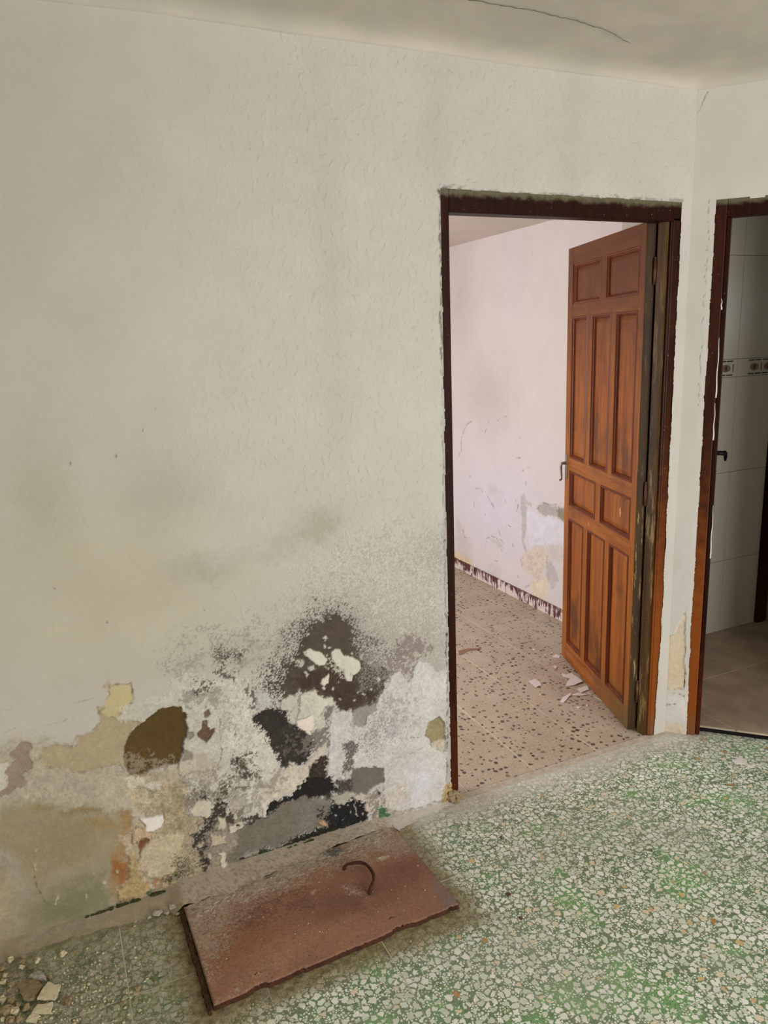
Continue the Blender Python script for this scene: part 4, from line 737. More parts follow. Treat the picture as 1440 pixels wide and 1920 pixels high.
LAYERS['PL']=[
('E',(140,92,58),0.9,0,0.02,0,None,0,[(0.331,1.765),(0.12,0.05)]),
('E',(172,128,102),0.8,0,0.02,0,None,0,[(0.535,1.708),(0.24,0.07)]),
('E',(118,82,64),0.7,0,0.02,0,None,0,[(0.66,1.799),(0.16,0.08)]),
('E',(118,74,56),0.6,0,0.02,0,None,0,[(0.867,1.83),(0.1,0.06)]),
('P',(168,152,134),0.85,0.05,0.01,0.74,None,0.1,[(0.165,2.02),(0.926,2.095),(0.907,1.91),(0.794,1.962),(0.643,1.958),(0.543,1.943),(0.401,1.921),(0.31,1.873),(0.244,1.791),(0.201,1.707),(0.184,1.821)]),
('P',(172,160,144),0.9,0.04,0.01,0.85,0.001,0.12,[(0.166,2.03),(0.926,2.095),(0.905,2.033),(0.727,2.003),(0.555,1.979),(0.398,1.966),(0.215,1.952)]),
('P',(108,74,58),0.6,0.03,0.01,0.6,None,0.06,[(0.333,1.912),(0.403,1.93),(0.548,1.912),(0.538,1.839),(0.454,1.851),(0.373,1.82),(0.32,1.828)]),
('P',(176,138,112),0.8,0.03,0.008,0.5,None,0.1,[(0.34,1.697),(0.409,1.707),(0.431,1.669),(0.363,1.642),(0.269,1.624),(0.223,1.639)]),
('P',(170,152,130),0.8,0.02,0.008,0.5,None,0.1,[(0.198,1.636),(0.264,1.626),(0.447,1.617),(0.443,1.602),(0.288,1.598),(0.2,1.615)]),
('P',(122,116,116),0.8,0.03,0.008,0.6,None,0.1,[(0.931,1.761),(0.933,1.648),(0.886,1.65),(0.885,1.705)]),
('P',(186,166,148),0.8,0.015,0.006,0.55,0.001,0.06,[(0.643,1.874),(0.685,1.841),(0.693,1.804),(0.648,1.827)]),
('P',(196,178,156),0.9,0.004,0.004,0,0.001,0.06,[(0.786,1.934),(0.81,1.94),(0.836,1.931),(0.808,1.916)]),
('P',(196,168,138),0.9,0.004,0.003,0,0.001,0.06,[(0.55,1.894),(0.573,1.894),(0.555,1.877)]),
('P',(96,96,94),0.9,0.01,0.006,0.85,0.003,0.2,[(0.661,2.05),(0.71,2.045),(0.715,2.016),(0.677,2.003),(0.651,2.023)]),
('P',(110,108,104),0.8,0.01,0.006,0.8,0.002,0.2,[(0.441,2.038),(0.481,2.042),(0.48,2.012),(0.45,2.015)]),
('P',(104,104,100),0.8,0.01,0.006,0.8,0.002,0.2,[(0.561,2.069),(0.624,2.063),(0.606,2.033),(0.578,2.048)]),
('L',(110,62,36),0.5,0.006,0.003,0,None,0,[(0.253,1.804),(0.316,1.869),(0.404,1.908),(0.552,1.922)]),
('L',(176,150,130),0.5,0.006,0.003,0,None,0,[(0.643,1.958),(0.777,1.923),(0.884,1.915)]),
]
FLK={'bed':[[(1.988,2.781),(2.029,2.785),(2.034,2.764),(2.022,2.719),(2.006,2.719),(1.978,2.709)],[(2.181,2.773),(2.19,2.75),(2.224,2.749),(2.219,2.689),(2.212,2.648),(2.152,2.638),(2.112,2.651),(2.147,2.684),(2.184,2.699),(2.168,2.744)],[(2.14,2.602),(2.2,2.603),(2.185,2.569),(2.134,2.564)],[(1.992,2.538),(2.029,2.565),(2.09,2.58),(2.066,2.561),(2.001,2.525)],[(2.081,2.569),(2.117,2.573),(2.131,2.55),(2.152,2.53),(2.113,2.538),(2.093,2.554)],[(2.258,2.953),(2.299,2.971),(2.31,2.951),(2.287,2.927)],[(2.195,2.859),(2.213,2.865),(2.212,2.846),(2.192,2.832)],[(2.23,3.095),(2.253,3.089),(2.236,3.072)],[(2.023,2.467),(2.047,2.457),(2.024,2.448)],[(2.253,3.008),(2.263,2.998),(2.245,2.987)],[(2.298,3.014),(2.312,2.999),(2.296,2.998)],[(2.073,2.455),(2.09,2.461),(2.07,2.441)],[(1.957,2.653),(1.955,2.638),(1.947,2.636)]],'rub':[[(-0.212,1.85),(-0.185,1.895),(-0.17,1.881),(-0.155,1.878),(-0.163,1.851),(-0.171,1.837)],[(-0.226,1.821),(-0.212,1.839),(-0.194,1.833),(-0.175,1.83),(-0.181,1.804)],[(-0.157,1.827),(-0.143,1.847),(-0.132,1.817),(-0.14,1.803)],[(-0.235,1.945),(-0.21,1.951),(-0.195,1.933),(-0.188,1.902),(-0.208,1.922)],[(-0.261,1.934),(-0.239,1.944),(-0.212,1.924),(-0.199,1.894),(-0.221,1.86),(-0.245,1.872)],[(-0.239,1.802),(-0.225,1.818),(-0.208,1.809),(-0.217,1.791)]],'lump':[(-0.295,1.904,0.014),(-0.274,1.889,0.013),(-0.286,1.856,0.019),(-0.266,1.846,0.014),(-0.24,1.848,0.012),(-0.259,1.868,0.01),(-0.252,1.997,0.01),(-0.274,1.945,0.012),(-0.281,1.927,0.009),(-0.282,2.039,0.012),(-0.23,1.986,0.007),(-0.277,1.824,0.012),(-0.292,1.839,0.009),(-0.256,1.821,0.01),(-0.182,1.927,0.009),(-0.297,1.968,0.011),(-0.237,1.902,0.008),(-0.248,2.019,0.01),(-0.213,2.004,0.01),(-0.303,2.017,0.01),(-0.267,1.975,0.008),(-0.294,1.989,0.008),(-0.01,1.751,0.008),(0.03,1.781,0.011),(-0.147,1.997,0.013),(0.091,1.8,0.008),(0.116,2.035,0.017),(0.141,2.026,0.01),(0.162,2.041,0.014),(0.17,2.006,0.008),(0.091,2.031,0.008),(0.076,1.78,0.006)],'stain':[(1.879,3.27),(1.933,3.272),(1.998,3.246),(1.997,3.229),(1.914,3.239),(1.875,3.219),(1.851,3.222)]}

# ================================================================== structure
def lines(*segs):
    out = []
    for a, b, st in segs: out += list(np.arange(a, b - st * .3, st))
    out.append(segs[-1][1]); return np.array(out)
# ---- main wall with its doorway
OX0, OX1, OZ1 = 1.177, 2.163, 2.099
xs = lines((-1.6, -.95, .05), (-.95, -.45, .006), (-.45, 1.20, .0026), (1.20, 2.13, .008), (2.13, 2.21, .002))
zs = lines((0., 1.12, .0026), (1.12, 2.07, .008), (2.07, 2.13, .002), (2.13, CEIL + .03, .01))
def build_wall_front():
    A, B = np.meshgrid(xs, zs, indexing='ij'); s = A.ravel(); t = B.ravel()
    col = np.repeat(lin((191, 186, 179), GAIN)[None, :], s.size, 0)
    col *= (1 + .05 * (fbm(s, t, 1.6, 3) - .5) + .05 * (fbm(s, t, 6, 8) - .5))[:, None]
    col, h, gr = paint(s, t, LAYERS['A'], col)
    rag = (fbm(s, t, 40, 51, 3) - .5)
    h += .004 * (fbm(s, t, 2.0, 5) - .5)
    stip = np.clip((s - .25 + .5 * (fbm(s, t, 3, 14) - .5)) / .5, 0, 1) * np.clip((t - .62) / .25, 0, 1)
    stip = .08 + .92 * stip
    msk = np.stack([stip, gr, np.zeros_like(gr)], 1)
    def place(s, t): return np.stack([s, D - h, t], 1)
    rx = lambda sc, tc: .0055 * (fbm(sc, tc, 16, 51, 2) - .5) + .003 * (fbm(sc, tc, 90, 54, 2) - .5)
    def keep(sc, tc):
        e = rx(sc, tc)
        return ~((sc > OX0 + e) & (sc < OX1 + e * 1.3 - .012 * np.clip((.5 - tc) / .5, 0, 1)) & (tc < OZ1 + e))
    me = grid_mesh('wall_front', xs, zs, place, keep, {'Col': col, 'Msk': msk})
    return tag(link('wall_front', me, M_WALL), 'white plaster wall with black mould and peeling paint around the doorway', None, None, 'structure')
wall_front = build_wall_front()
boxes('wall_core', [(-1.6, 1.165, D + .014, D + .085, 0, CEIL), (1.165, 2.175, D + .014, D + .085, 2.112, CEIL), (2.175, 2.235, D + .014, D + .085, 0, CEIL)], M_PLASTER, wall_front)
# ---- angled wall with the second doorway
B0, B1, BZ1 = .080, .885, 2.098
BEND = 1.20
ts = lines((0., .06, .004), (.06, .10, .0018), (.10, .14, .004), (.14, BEND, .012)); zb = lines((0., CEIL + .03, .006))
def build_wall_right():
    A, B = np.meshgrid(ts, zb, indexing='ij'); s = A.ravel(); t = B.ravel()
    col = np.repeat(lin((199, 195, 188), GAIN)[None, :], s.size, 0) * (1 + .06 * (fbm(s, t, 5, 18) - .5))[:, None]
    col, h, gr = paint(s, t, LAYERS['B'], col)
    h += .004 * (fbm(s, t, 6, 15) - .5) * np.clip(s / .02, 0, 1)
    msk = np.stack([.12 * np.ones_like(gr), gr, gr * 0], 1)
    def place(s, t): return np.stack([K.x + BD.x * s - BN.x * h, K.y + BD.y * s - BN.y * h, t], 1)
    def keep(sc, tc):
        e = .008 * (fbm(sc, tc, 14, 53, 2) - .5) + .003 * (fbm(sc, tc, 90, 56, 2) - .5)
        return ~((sc > B0 + e + .006 * np.clip((.4 - tc) / .4, 0, 1)) & (sc < B1) & (tc < BZ1 + e))
    me = grid_mesh('wall_right', ts, zb, place, keep, {'Col': col, 'Msk': msk})
    return tag(link('wall_right', me, M_WALL2), 'narrow angled white wall between the two door frames', None, None, 'structure')
wall_right = build_wall_right()
bm = bmesh.new()
for t0, t1, z0, z1 in ((.0, .066, 0, CEIL), (.066, .90, 2.112, CEIL), (.90, BEND, 0, CEIL)):
    prism(bm, [PB(t0, .014, 0)[:2], PB(t1, .014, 0)[:2], PB(t1, .085, 0)[:2], PB(t0, .085, 0)[:2]], z0, z1)
from_bm('wall_core', bm, M_PLASTER, wall_right)
RX, RY = K.x + BD.x * BEND, K.y + BD.y * BEND
# ---- rest of the room behind the viewer, with a window in the back wall
boxes('wall_side', [(RX, RX + .10, -2.5, RY, 0, CEIL + .06)], M_PLASTER, None, 0, 'structure')
boxes('wall_left', [(-1.7, -1.6, -2.5, D, 0, CEIL + .06)], M_PLASTER, None, 0, 'structure')
boxes('wall_back', [(-1.7, 1.05, -2.6, -2.5, 0, CEIL + .06), (2.85, RX + .1, -2.6, -2.5, 0, CEIL + .06), (1.05, 2.85, -2.6, -2.5, 0, .12), (1.05, 2.85, -2.6, -2.5, 2.25, CEIL + .06)], M_PLASTER, None, 0, 'structure')
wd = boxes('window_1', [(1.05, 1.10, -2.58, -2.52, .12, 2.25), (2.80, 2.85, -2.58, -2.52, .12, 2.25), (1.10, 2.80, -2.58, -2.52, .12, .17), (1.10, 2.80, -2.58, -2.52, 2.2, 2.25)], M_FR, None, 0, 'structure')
# ---- ceiling, slightly wavy, with a hand-trowelled cove
def build_ceiling():
    gx = lines((-1.7, -.2, .1), (-.2, 1.9, .03), (1.9, RX + .1, .009)); gy = lines((-2.6, .6, .1), (.6, 1.3, .03), (1.3, 1.9, .012), (1.9, D + .08, .006))
    def place(s, t):
        h = .022 * (fbm(s, t, 1.6, 33) - .5) + .008 * (fbm(s, t, 7, 36) - .5)
        # rounded down to the walls
        d = np.minimum(D - t, ((K.x - s) + (K.y - t)) * S2)
        drop = .030 * np.exp(-np.clip(d, 0, 9) / .030)
        return np.stack([s, t, CEIL + .036 + h - drop], 1)
    me = grid_mesh('ceiling', gx, gy, place)
    return tag(link('ceiling', me, M_CEIL), None, None, None, 'structure')
ceiling = build_ceiling()
boxes('ceiling_slab', [(-1.7, RX + .1, -2.6, D + .085, CEIL + .07, CEIL + .14)], M_CEIL, ceiling)
def ribbon(name, pts, wd, mat, parent, up):
    """thin crack: a narrow groove strip following a wandering line"""
    bm = bmesh.new(); L = []; up = Vector(up)
    P = []
    for a, b in zip(pts[:-1], pts[1:]):
        a = Vector(a); b = Vector(b); k = max(2, int((b - a).length / .012))
        for i in range(k): P.append(a.lerp(b, i / k))
    P.append(Vector(pts[-1])); prev = None
    for i, p in enumerate(P):
        t = (P[min(i + 1, len(P) - 1)] - P[max(i - 1, 0)]).normalized(); sd = t.cross(up)
        p = p + sd * random.uniform(-.003, .003); k = wd * random.uniform(.25, 1.0) * min(1, .25 + i / 6, .25 + (len(P) - 1 - i) / 8)
        cur = [bm.verts.new(p - sd * k), bm.verts.new(p + up * .0012), bm.verts.new(p + sd * k)]
        if prev:
            bm.faces.new((prev[0], prev[1], cur[1], cur[0])); bm.faces.new((prev[1], prev[2], cur[2], cur[1]))
        prev = cur
    return from_bm(name, bm, mat, parent)
def ceil_z(x, y):
    s = np.array([x]); t = np.array([y]); d = min(D - y, ((K.x - x) + (K.y - y)) * S2)
    return CEIL + .036 + float((.022 * (fbm(s, t, 1.6, 33) - .5) + .008 * (fbm(s, t, 7, 36) - .5))[0]) - .030 * math.exp(-max(d, 0) / .03)
CRK = [(.80, 1.82), (.915, 1.829), (1.081, 1.831), (1.314, 1.836), (1.484, 1.849), (1.587, 1.869), (1.72, 1.918)]
ribbon('crack', [(x, y, ceil_z(x, y) - .0022) for x, y in CRK], .0017, M_CRACK, ceiling, (0, 0, -1))

# ---- green terrazzo floor: bed of grout with single tiles
floor = boxes('floor', [(-1.7, RX + .1, -2.6, D + .02, -.08, -.0013)], M_GROUT, None, 0, 'structure')
tag(floor, 'green terrazzo tile floor with pale stone chips')
TS = .3345
bm = bmesh.new(); g = TS / 2 - .0012
bbox(bm, -g, g, -g, g, -.006, 0, bev=.0006)
bmesh.ops.recalc_face_normals(bm, faces=bm.faces)
tile_me = bpy.data.meshes.new('floor_tile'); bm.to_mesh(tile_me); bm.free(); tile_me.materials.append(M_GREEN)
ygr = [1.768 + TS / 2 - k * TS for k in range(13)]
for j, y in enumerate(ygr):
    for i in range(-9, 7):
        x = 1.345 + TS / 2 + i * TS
        if y + TS / 2 < -2.5 or x > RX + .2 or x < -1.75: continue
        if (x - TS / 2 - K.x) + (y - TS / 2 - K.y) > .03: continue      # wholly behind the angled wall
        o = bpy.data.objects.new('floor_tile', tile_me); COL.objects.link(o); o.parent = floor
        o.location = (x + random.uniform(-.0006, .0006), y + random.uniform(-.0006, .0006), random.uniform(-.0006, .0003)); o.rotation_euler = (random.uniform(-.001, .001), random.uniform(-.001, .001), random.choice((0, 1, 2, 3)) * math.pi / 2)
# ---- cement joint across the doorway and mortar fillet at the wall foot
def fillet(name, x0, x1, wid, hgt, hend, colf, seed):
    gx = lines((x0, x1, .006)); gv = np.linspace(0, 1, 14)
    A, B = np.meshgrid(gx, gv, indexing='ij'); s = A.ravel(); v = B.ravel()
    col = colf(s, v)
    def place(s, v):
        wv = wid(s) * (1 + .55 * (fbm(s, s * 0, 14, seed) - .5))
        y = D + .012 - v * wv - .012 * (fbm(s, s * 0 + 3, 60, seed + 2) - .5) * v
        he = hend(s); z = he + (hgt(s) - he) * (1 - v) ** 1.6 * (1 + .7 * (fbm(s, v * .1, 30, seed + 4) - .5)) + .004 * (fbm(s, y, 90, seed + 5) - .5) * (1 - v) + .0025 * (1 - v) - .001
        return np.stack([s, y, z], 1)
    me = grid_mesh(name, gx, gv, place, None, {'Col': col})
    return link(name, me, M_MORTAR)
def col_fil(s, v):
    a = lin((166, 154, 132), 1.1)[None, :]; b = lin((206, 198, 192), 1.1)[None, :]; k = np.clip((s - .7) / .3, 0, 1)[:, None]
    c = a * (1 - k) + b * k
    on = np.clip((s - .17) / .03, 0, 1) * np.clip((.93 - s) / .03, 0, 1)
    c = c * (1 - .6 * on[:, None]) + lin((196, 184, 168), 1.15)[None, :] * .6 * on[:, None]
    ru = (on * (fbm(s, v * .12, 420, 49, 2) < .22 + .30 * v))[:, None]; c = c * (1 - .5 * ru) + lin((140, 110, 92))[None, :] * .5 * ru
    mo = (fbm(s, v * .4, 160, 44, 3) * .5 + fbm(s, v * 0, 14, 45, 2) * .5 > .56)[:, None] * np.clip((.55 - s) / .2, 0, 1)[:, None] * (v < .2)[:, None]
    c = c * (1 - .0 * mo)
    return c * (1 + .3 * (fbm(s, v * .1, 60, 47) - .5))[:, None]
t1 = fillet('trim_1', -.9, 1.17, lambda s: np.interp(s, [-.9, -.1, .15, .2, .5, .9, .95, 1.17], [.10, .085, .12, .128, .105, .065, .075, .05]), lambda s: np.interp(s, [-.9, .15, .2, .9, .94, 1.17], [.008, .011, .0245, .0235, .008, .005]), lambda s: np.interp(s, [.16, .19, .91, .935], [0, .0212, .0212, 0]), col_fil, 40)
tag(t1, 'dusty mortar fillet along the foot of the mouldy wall', None, None, 'structure')
MOSS = m_plain('moss', (62, 70, 34), .95, 90, .4, .9, 200)
def moss_clump():
    from mathutils import noise as mn
    rr_ = random.Random(9); bm = bmesh.new()
    for a, b, n in ((-.085, -.005, 16), (.01, .075, 14), (.11, .16, 8), (.55, .64, 8)):
        for k in range(n):
            x = rr_.uniform(a, b); r = rr_.uniform(.0025, .0065); q = bmesh.ops.create_icosphere(bm, subdivisions=2, radius=1)
            of = Vector((rr_.random() * 9, k, a * 9)); zc = float(np.interp(x, [-.1, .15, .2], [.009, .011, .024]))
            for v in q['verts']:
                p = v.co * (1 + .6 * mn.noise(v.co * 1.6 + of)); v.co = Vector((x + p.x * r * 1.4, D - .006 + rr_.uniform(-.0006, .0006) + p.y * r * .8, zc + p.z * r * .8))
    o = from_bm('moss', bm, MOSS, t1); o['kind'] = 'stuff'
moss_clump()
boxes('trim_2', [(1.178, 2.20, D - .020, D + .016, -.01, .0012)], m_plain('cement_joint', (192, 182, 166), .9, 40, .2, .5, 120), None, 0, 'structure')['label'] = 'pale cement joint between green and beige floors'

# ================================================================== bedroom behind the first doorway
BX0, BX1, BY0, BY1, BZ = -.6, 2.633, D + .085, 5.2, 2.262
fl2 = boxes('floor', [(BX0, BX1 + .05, D + .014, BY1, -.08, -.0022)], M_BGROUT, None, 0, 'structure')
tag(fl2, 'beige terrazzo tile floor with dark stone chips in the bedroom')
bm = bmesh.new(); g = .3025 / 2 - .0032
bbox(bm, -g, g, -g, g, -.006, 0, bev=.001); bmesh.ops.recalc_face_normals(bm, faces=bm.faces)
bt_me = bpy.data.meshes.new('floor_tile'); bm.to_mesh(bt_me); bm.free(); bt_me.materials.append(M_BEIGE)
bm = bmesh.new(); bbox(bm, -g, g, -.069, .069, -.006, 0, bev=.001); bmesh.ops.recalc_face_normals(bm, faces=bm.faces)
bh_me = bpy.data.meshes.new('floor_tile'); bm.to_mesh(bh_me); bm.free(); bh_me.materials.append(M_BEIGE)
for i in range(-6, 4):
    x = 1.56 + (i + .5) * .3025
    o = bpy.data.objects.new('floor_tile', bh_me); COL.objects.link(o); o.parent = fl2; o.location = (x, 2.205, random.uniform(-.0012, .0004))
    for j in range(10):
        o = bpy.data.objects.new('floor_tile', bt_me); COL.objects.link(o); o.parent = fl2
        o.location = (x + random.uniform(-.001, .001), 2.2755 + (j + .5) * .313 * .967 + .0, random.uniform(-.0015, .0005)); o.rotation_euler = (0, 0, random.uniform(-.003, .003))
def build_bed_wall():
    ys = lines((2.85, 3.25, .05), (3.25, 4.85, .0055), (4.85, BY1, .05)); zz = lines((0, 1.35, .0055), (1.35, BZ + .03, .02))
    A, B = np.meshgrid(ys, zz, indexing='ij'); s = A.ravel(); t = B.ravel()
    col = np.repeat(lin((205, 195, 193), 1.2)[None, :], s.size, 0) * (1 + .04 * (fbm(s, t, 2, 3) - .5))[:, None]
    col, h, gr = paint(s, t, LAYERS['R1'], col, 110.)
    msk = np.stack([.05 + 0 * gr, gr, gr * 0], 1)
    me = grid_mesh('wall_bedroom_right', ys, zz, lambda s, t: np.stack([BX1 - h, s, t], 1), None, {'Col': col, 'Msk': msk})
    return tag(link('wall_bedroom_right', me, M_WALL2), 'pinkish white bedroom wall with damp flaking plaster', None, None, 'structure')
bw = build_bed_wall()
boxes('wall_core', [(BX1 + .012, BX1 + .09, 2.9, BY1, 0, BZ + .1)], M_PLASTER, bw)
bm = bmesh.new(); prism(bm, [(2.235, BY0 - .02), (2.31, BY0 - .02), (BX1 + .09, 2.92), (BX1, 2.92)], 0, CEIL)
from_bm('wall_partition', bm, M_PLASTER)['kind'] = 'structure'
boxes('wall_bedroom_far', [(BX0, BX1, BY1, BY1 + .1, 0, BZ + .1)], m_plain('bedroom_paint', (214, 204, 202), .9, 5, .04), None, 0, 'structure')
boxes('wall_bedroom_left', [(BX0 - .1, BX0, D + .085, 3.1, 0, BZ + .1), (BX0 - .1, BX0, 4.4, BY1, 0, BZ + .1), (BX0 - .1, BX0, 3.1, 4.4, 0, .6), (BX0 - .1, BX0, 3.1, 4.4, 2.0, BZ + .1)], M_PLASTER, None, 0, 'structure')
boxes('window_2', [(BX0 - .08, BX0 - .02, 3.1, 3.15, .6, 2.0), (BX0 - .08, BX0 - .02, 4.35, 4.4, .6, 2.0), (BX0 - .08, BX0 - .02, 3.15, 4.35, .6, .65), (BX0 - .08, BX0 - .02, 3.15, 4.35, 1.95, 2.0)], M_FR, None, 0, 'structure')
boxes('ceiling', [(BX0 - .1, BX1 + .09, D + .085, BY1 + .1, BZ, BZ + .08)], M_BEDCEIL, None, 0, 'structure')
# skirting tiles, dark red under smeared white paint
def m_skirt():
    m, t, b = NM('red_skirting_tile'); p = POS(t)
    st = NOISE(t, SCALED(t, p, (90, 90, 9)), 1.0, 4, .65); bl = NOISE(t, p, 14, 4, .6); x = N(t, 'ShaderNodeSeparateXYZ', {0: p}).outputs
    k = MR(t, MATH(t, 'ADD', MATH(t, 'MULTIPLY', st, .6), MATH(t, 'ADD', MATH(t, 'MULTIPLY', bl, .6), MATH(t, 'MULTIPLY', x[2], -1.6))), .50, .58)
    t.links.new(MIX(t, k, lin4((92, 42, 44)), lin4((226, 214, 210))), b.inputs['Base Color']); b.inputs['Roughness'].default_value = .5
    return m
M_SKIRT = m_skirt()
bb = empty('baseboard_bedroom', (BX1, 3.0, 0)); tag(bb, 'dark red bedroom skirting tiles smeared with white paint', None, None, 'structure')
bm = bmesh.new(); bbox(bm, -.012, .0, .001, .299, 0, .072, bev=.0015); bmesh.ops.recalc_face_normals(bm, faces=bm.faces)
sk_me = bpy.data.meshes.new('skirting_tile'); bm.to_mesh(sk_me); bm.free(); sk_me.materials.append(M_SKIRT)
for k in range(7):
    o = bpy.data.objects.new('skirting_tile', sk_me); COL.objects.link(o); o.parent = bb; o.location = (random.uniform(-.001, .001), .0 + k * .30, 0)
# brown wear mark where a tile has chipped
bm = bmesh.new()
vs = [bm.verts.new((x, y, .0011)) for x, y in FLK['stain']]; bm.faces.new(vs)
from_bm('tile_chip', bm, m_plain('chipped_tile', (150, 116, 92), .9, 60, .2), fl2)

# ================================================================== tiled room behind the second doorway
FZ = .04; TY = 2.721
fl3 = empty('floor', (0, 0, 0)); tag(fl3, 'brown floor tiles of the raised tiled room', None, None, 'structure')
bm = bmesh.new()
ed = [PB(.03, .03, 0)[:2], PB(1.05, .03, 0)[:2], (4.6, 1.2), (4.6, 3.9), (3.4, 3.9), (3.4, TY + .02), (2.65, TY + .02)]
prism(bm, ed, FZ - .012, FZ - .0012); from_bm('floor_bed', bm, M_BATHG, fl3)
bm = bmesh.new(); prism(bm, [PB(.03, .05, 0)[:2], PB(1.05, .05, 0)[:2], (4.6, 1.2), (4.6, 3.9), (3.4, 3.9), (3.4, TY + .02), (2.65, TY + .02)], -.02, FZ - .012); from_bm('floor_base', bm, M_LIPSHADE, fl3)  # near-black colour paints the shade under the raised floor lip
def clip_poly(poly, n, c):           # keep n.p >= c
    out = []
    for i in range(len(poly)):
        a = poly[i]; b = poly[(i + 1) % len(poly)]; da = n[0] * a[0] + n[1] * a[1] - c; db = n[0] * b[0] + n[1] * b[1] - c
        if da >= 0: out.append(a)
        if da * db < 0: k = da / (da - db); out.append((a[0] + (b[0] - a[0]) * k, a[1] + (b[1] - a[1]) * k))
    return out
edge_c = BN.x * K.x + BN.y * K.y + .022
for i in range(-1, 5):
    for j in range(-4, 4):
        x0 = 2.42 + i * .51 + .0025; x1 = x0 + .505; y0 = 2.333 + j * .505 + .0025; y1 = y0 + .50
        P = clip_poly([(x0, y0), (x1, y0), (x1, y1), (x0, y1)], (BN.x, BN.y), edge_c)
        if x0 < 3.3: P = clip_poly(P, (0, -1), -TY - .01) if P else P
        P = clip_poly(P, (-1, 0), -4.6) if P else P
        nn = (.68, -.35); P = clip_poly(P, nn, nn[0] * 2.30 + nn[1] * 2.14) if P else P      # not under the bedroom side
        if len(P) < 3: continue
        area2 = abs(sum(P[k][0] * P[(k + 1) % len(P)][1] - P[(k + 1) % len(P)][0] * P[k][1] for k in range(len(P))))
        if area2 < .004: continue
        if sum(q[1] for q in P) / len(P) > 3.9 or sum(q[1] for q in P) / len(P) < 1.0: continue
        bm = bmesh.new(); prism(bm, P, FZ - .008, FZ); from_bm('floor_tile', bm, M_BATHF, fl3)
tw = boxes('wall_tiled', [(2.60, 3.475, TY + .008, TY + .10, 0, 2.45)], M_TGROUT, None, 0, 'structure'); tag(tw, 'wall of large white glazed tiles with a patterned border')
rows = [(FZ, .443), (.443, .924), (.924, 1.413), (1.502, 1.998), (1.998, 2.44)]
for z0, z1 in rows:
    for x0, x1 in ((2.60, 2.875), (2.875, 3.205), (3.205, 3.472)):
        bm = bmesh.new(); bbox(bm, x0 + .001, x1 - .001, TY, TY + .012, z0 + .001, z1 - .001, bev=.0012)
        from_bm('wall_tile', bm, M_TILEW, tw)
PER = .1005
def ring(bm, cx, cz, rx, rz, w_, y, seg=20, mi=0):
    a = []; b = []
    for k in range(seg):
        c, s_ = math.cos(2 * math.pi * k / seg), math.sin(2 * math.pi * k / seg)
        sx = abs(c) ** .7 * math.copysign(1, c); sz = abs(s_) ** .7 * math.copysign(1, s_)
        a.append(bm.verts.new((cx + sx * rx, y, cz + sz * rz))); b.append(bm.verts.new((cx + sx * (rx - w_), y, cz + sz * (rz - w_))))
    for k in range(seg):
        bm.faces.new((a[k], a[(k + 1) % seg], b[(k + 1) % seg], b[k])).material_index = mi
def disc(bm, cx, cz, rx, rz, y, mi, seg=16):
    bm.faces.new([bm.verts.new((cx + math.cos(2 * math.pi * k / seg) * rx, y, cz + math.sin(2 * math.pi * k / seg) * rz)) for k in range(seg)]).material_index = mi
def quad(bm, x0, x1, z0, z1, y, mi):
    bm.faces.new([bm.verts.new(q) for q in ((x0, y, z0), (x1, y, z0), (x1, y, z1), (x0, y, z1))]).material_index = mi
for x0, x1 in ((2.60, 2.875), (2.875, 3.205), (3.205, 3.472)):
    bm = bmesh.new(); bbox(bm, x0 + .001, x1 - .001, TY - .002, TY + .012, 1.414, 1.501, bev=.0012)
    bt = from_bm('border_tile', bm, M_TILEW, tw)
    bm = bmesh.new(); yy = TY - .0026; zc = 1.4575
    k0 = math.ceil((x0 - 3.205) / PER - .3); k = k0
    while 3.205 + k * PER < x1 - .03:
        cx = 3.205 + k * PER + .02
        if cx - .045 > x0:
            disc(bm, cx, zc, .032, .019, yy - .0001, 0); ring(bm, cx, zc, .042, .027, .006, yy - .0002, mi=3)
            disc(bm, cx, zc, .008, .013, yy - .0004, 1); disc(bm, cx - .017, zc, .006, .008, yy - .0004, 4); disc(bm, cx + .017, zc, .006, .008, yy - .0004, 4)
            quad(bm, cx + .045, cx + .054, zc - .020, zc + .020, yy - .0001, 0)
            for zz in (1.424, 1.492): quad(bm, cx - .045, cx - .002, zz - .003, zz + .003, yy, 2); quad(bm, cx + .004, cx + .048, zz - .003, zz + .003, yy, 2)
        k += 1
    me = bpy.data.meshes.new('printed_motif'); bm.to_mesh(me); bm.free()
    for m_ in (M_OVAL, M_RED, M_BLACKP, M_CREAM, m_plain('border_rose_print', (150, 110, 92), .4)): me.materials.append(m_)
    link('printed_motif', me, None, bt)
# next door frame in the tiled room and the dark passage behind it
t3 = empty('trim_5', (3.475, TY, FZ)); tag(t3, 'dark red door jamb at the end of the tiled wall', None, None, 'structure')
boxes('jamb', [(0, .07, -.02, .10, 0, 2.05)], M_FRL, t3, .003)
boxes('head', [(.07, .80, -.02, .10, 1.98, 2.05)], M_FRL, t3, .003)
boxes('jamb', [(.80, .87, -.02, .10, 0, 2.05)], M_FRL, t3, .003)
boxes('wall_bath_end', [(4.345, 4.7, TY, TY + .1, 0, 2.45), (3.545, 4.345, TY, TY + .1, FZ + 2.05, 2.45)], M_TILEW, None, 0, 'structure')
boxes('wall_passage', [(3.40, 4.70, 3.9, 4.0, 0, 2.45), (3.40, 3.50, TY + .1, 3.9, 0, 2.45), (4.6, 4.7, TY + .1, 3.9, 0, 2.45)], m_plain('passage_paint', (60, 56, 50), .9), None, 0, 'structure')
boxes('wall_bath_right', [(4.62, 4.7, .72, .975, 0, 2.45), (4.62, 4.7, 1.425, TY, 0, 2.45), (4.62, 4.7, .975, 1.425, 0, 1.525), (4.62, 4.7, .975, 1.425, 1.975, 2.45)], M_TILEW, None, 0, 'structure')
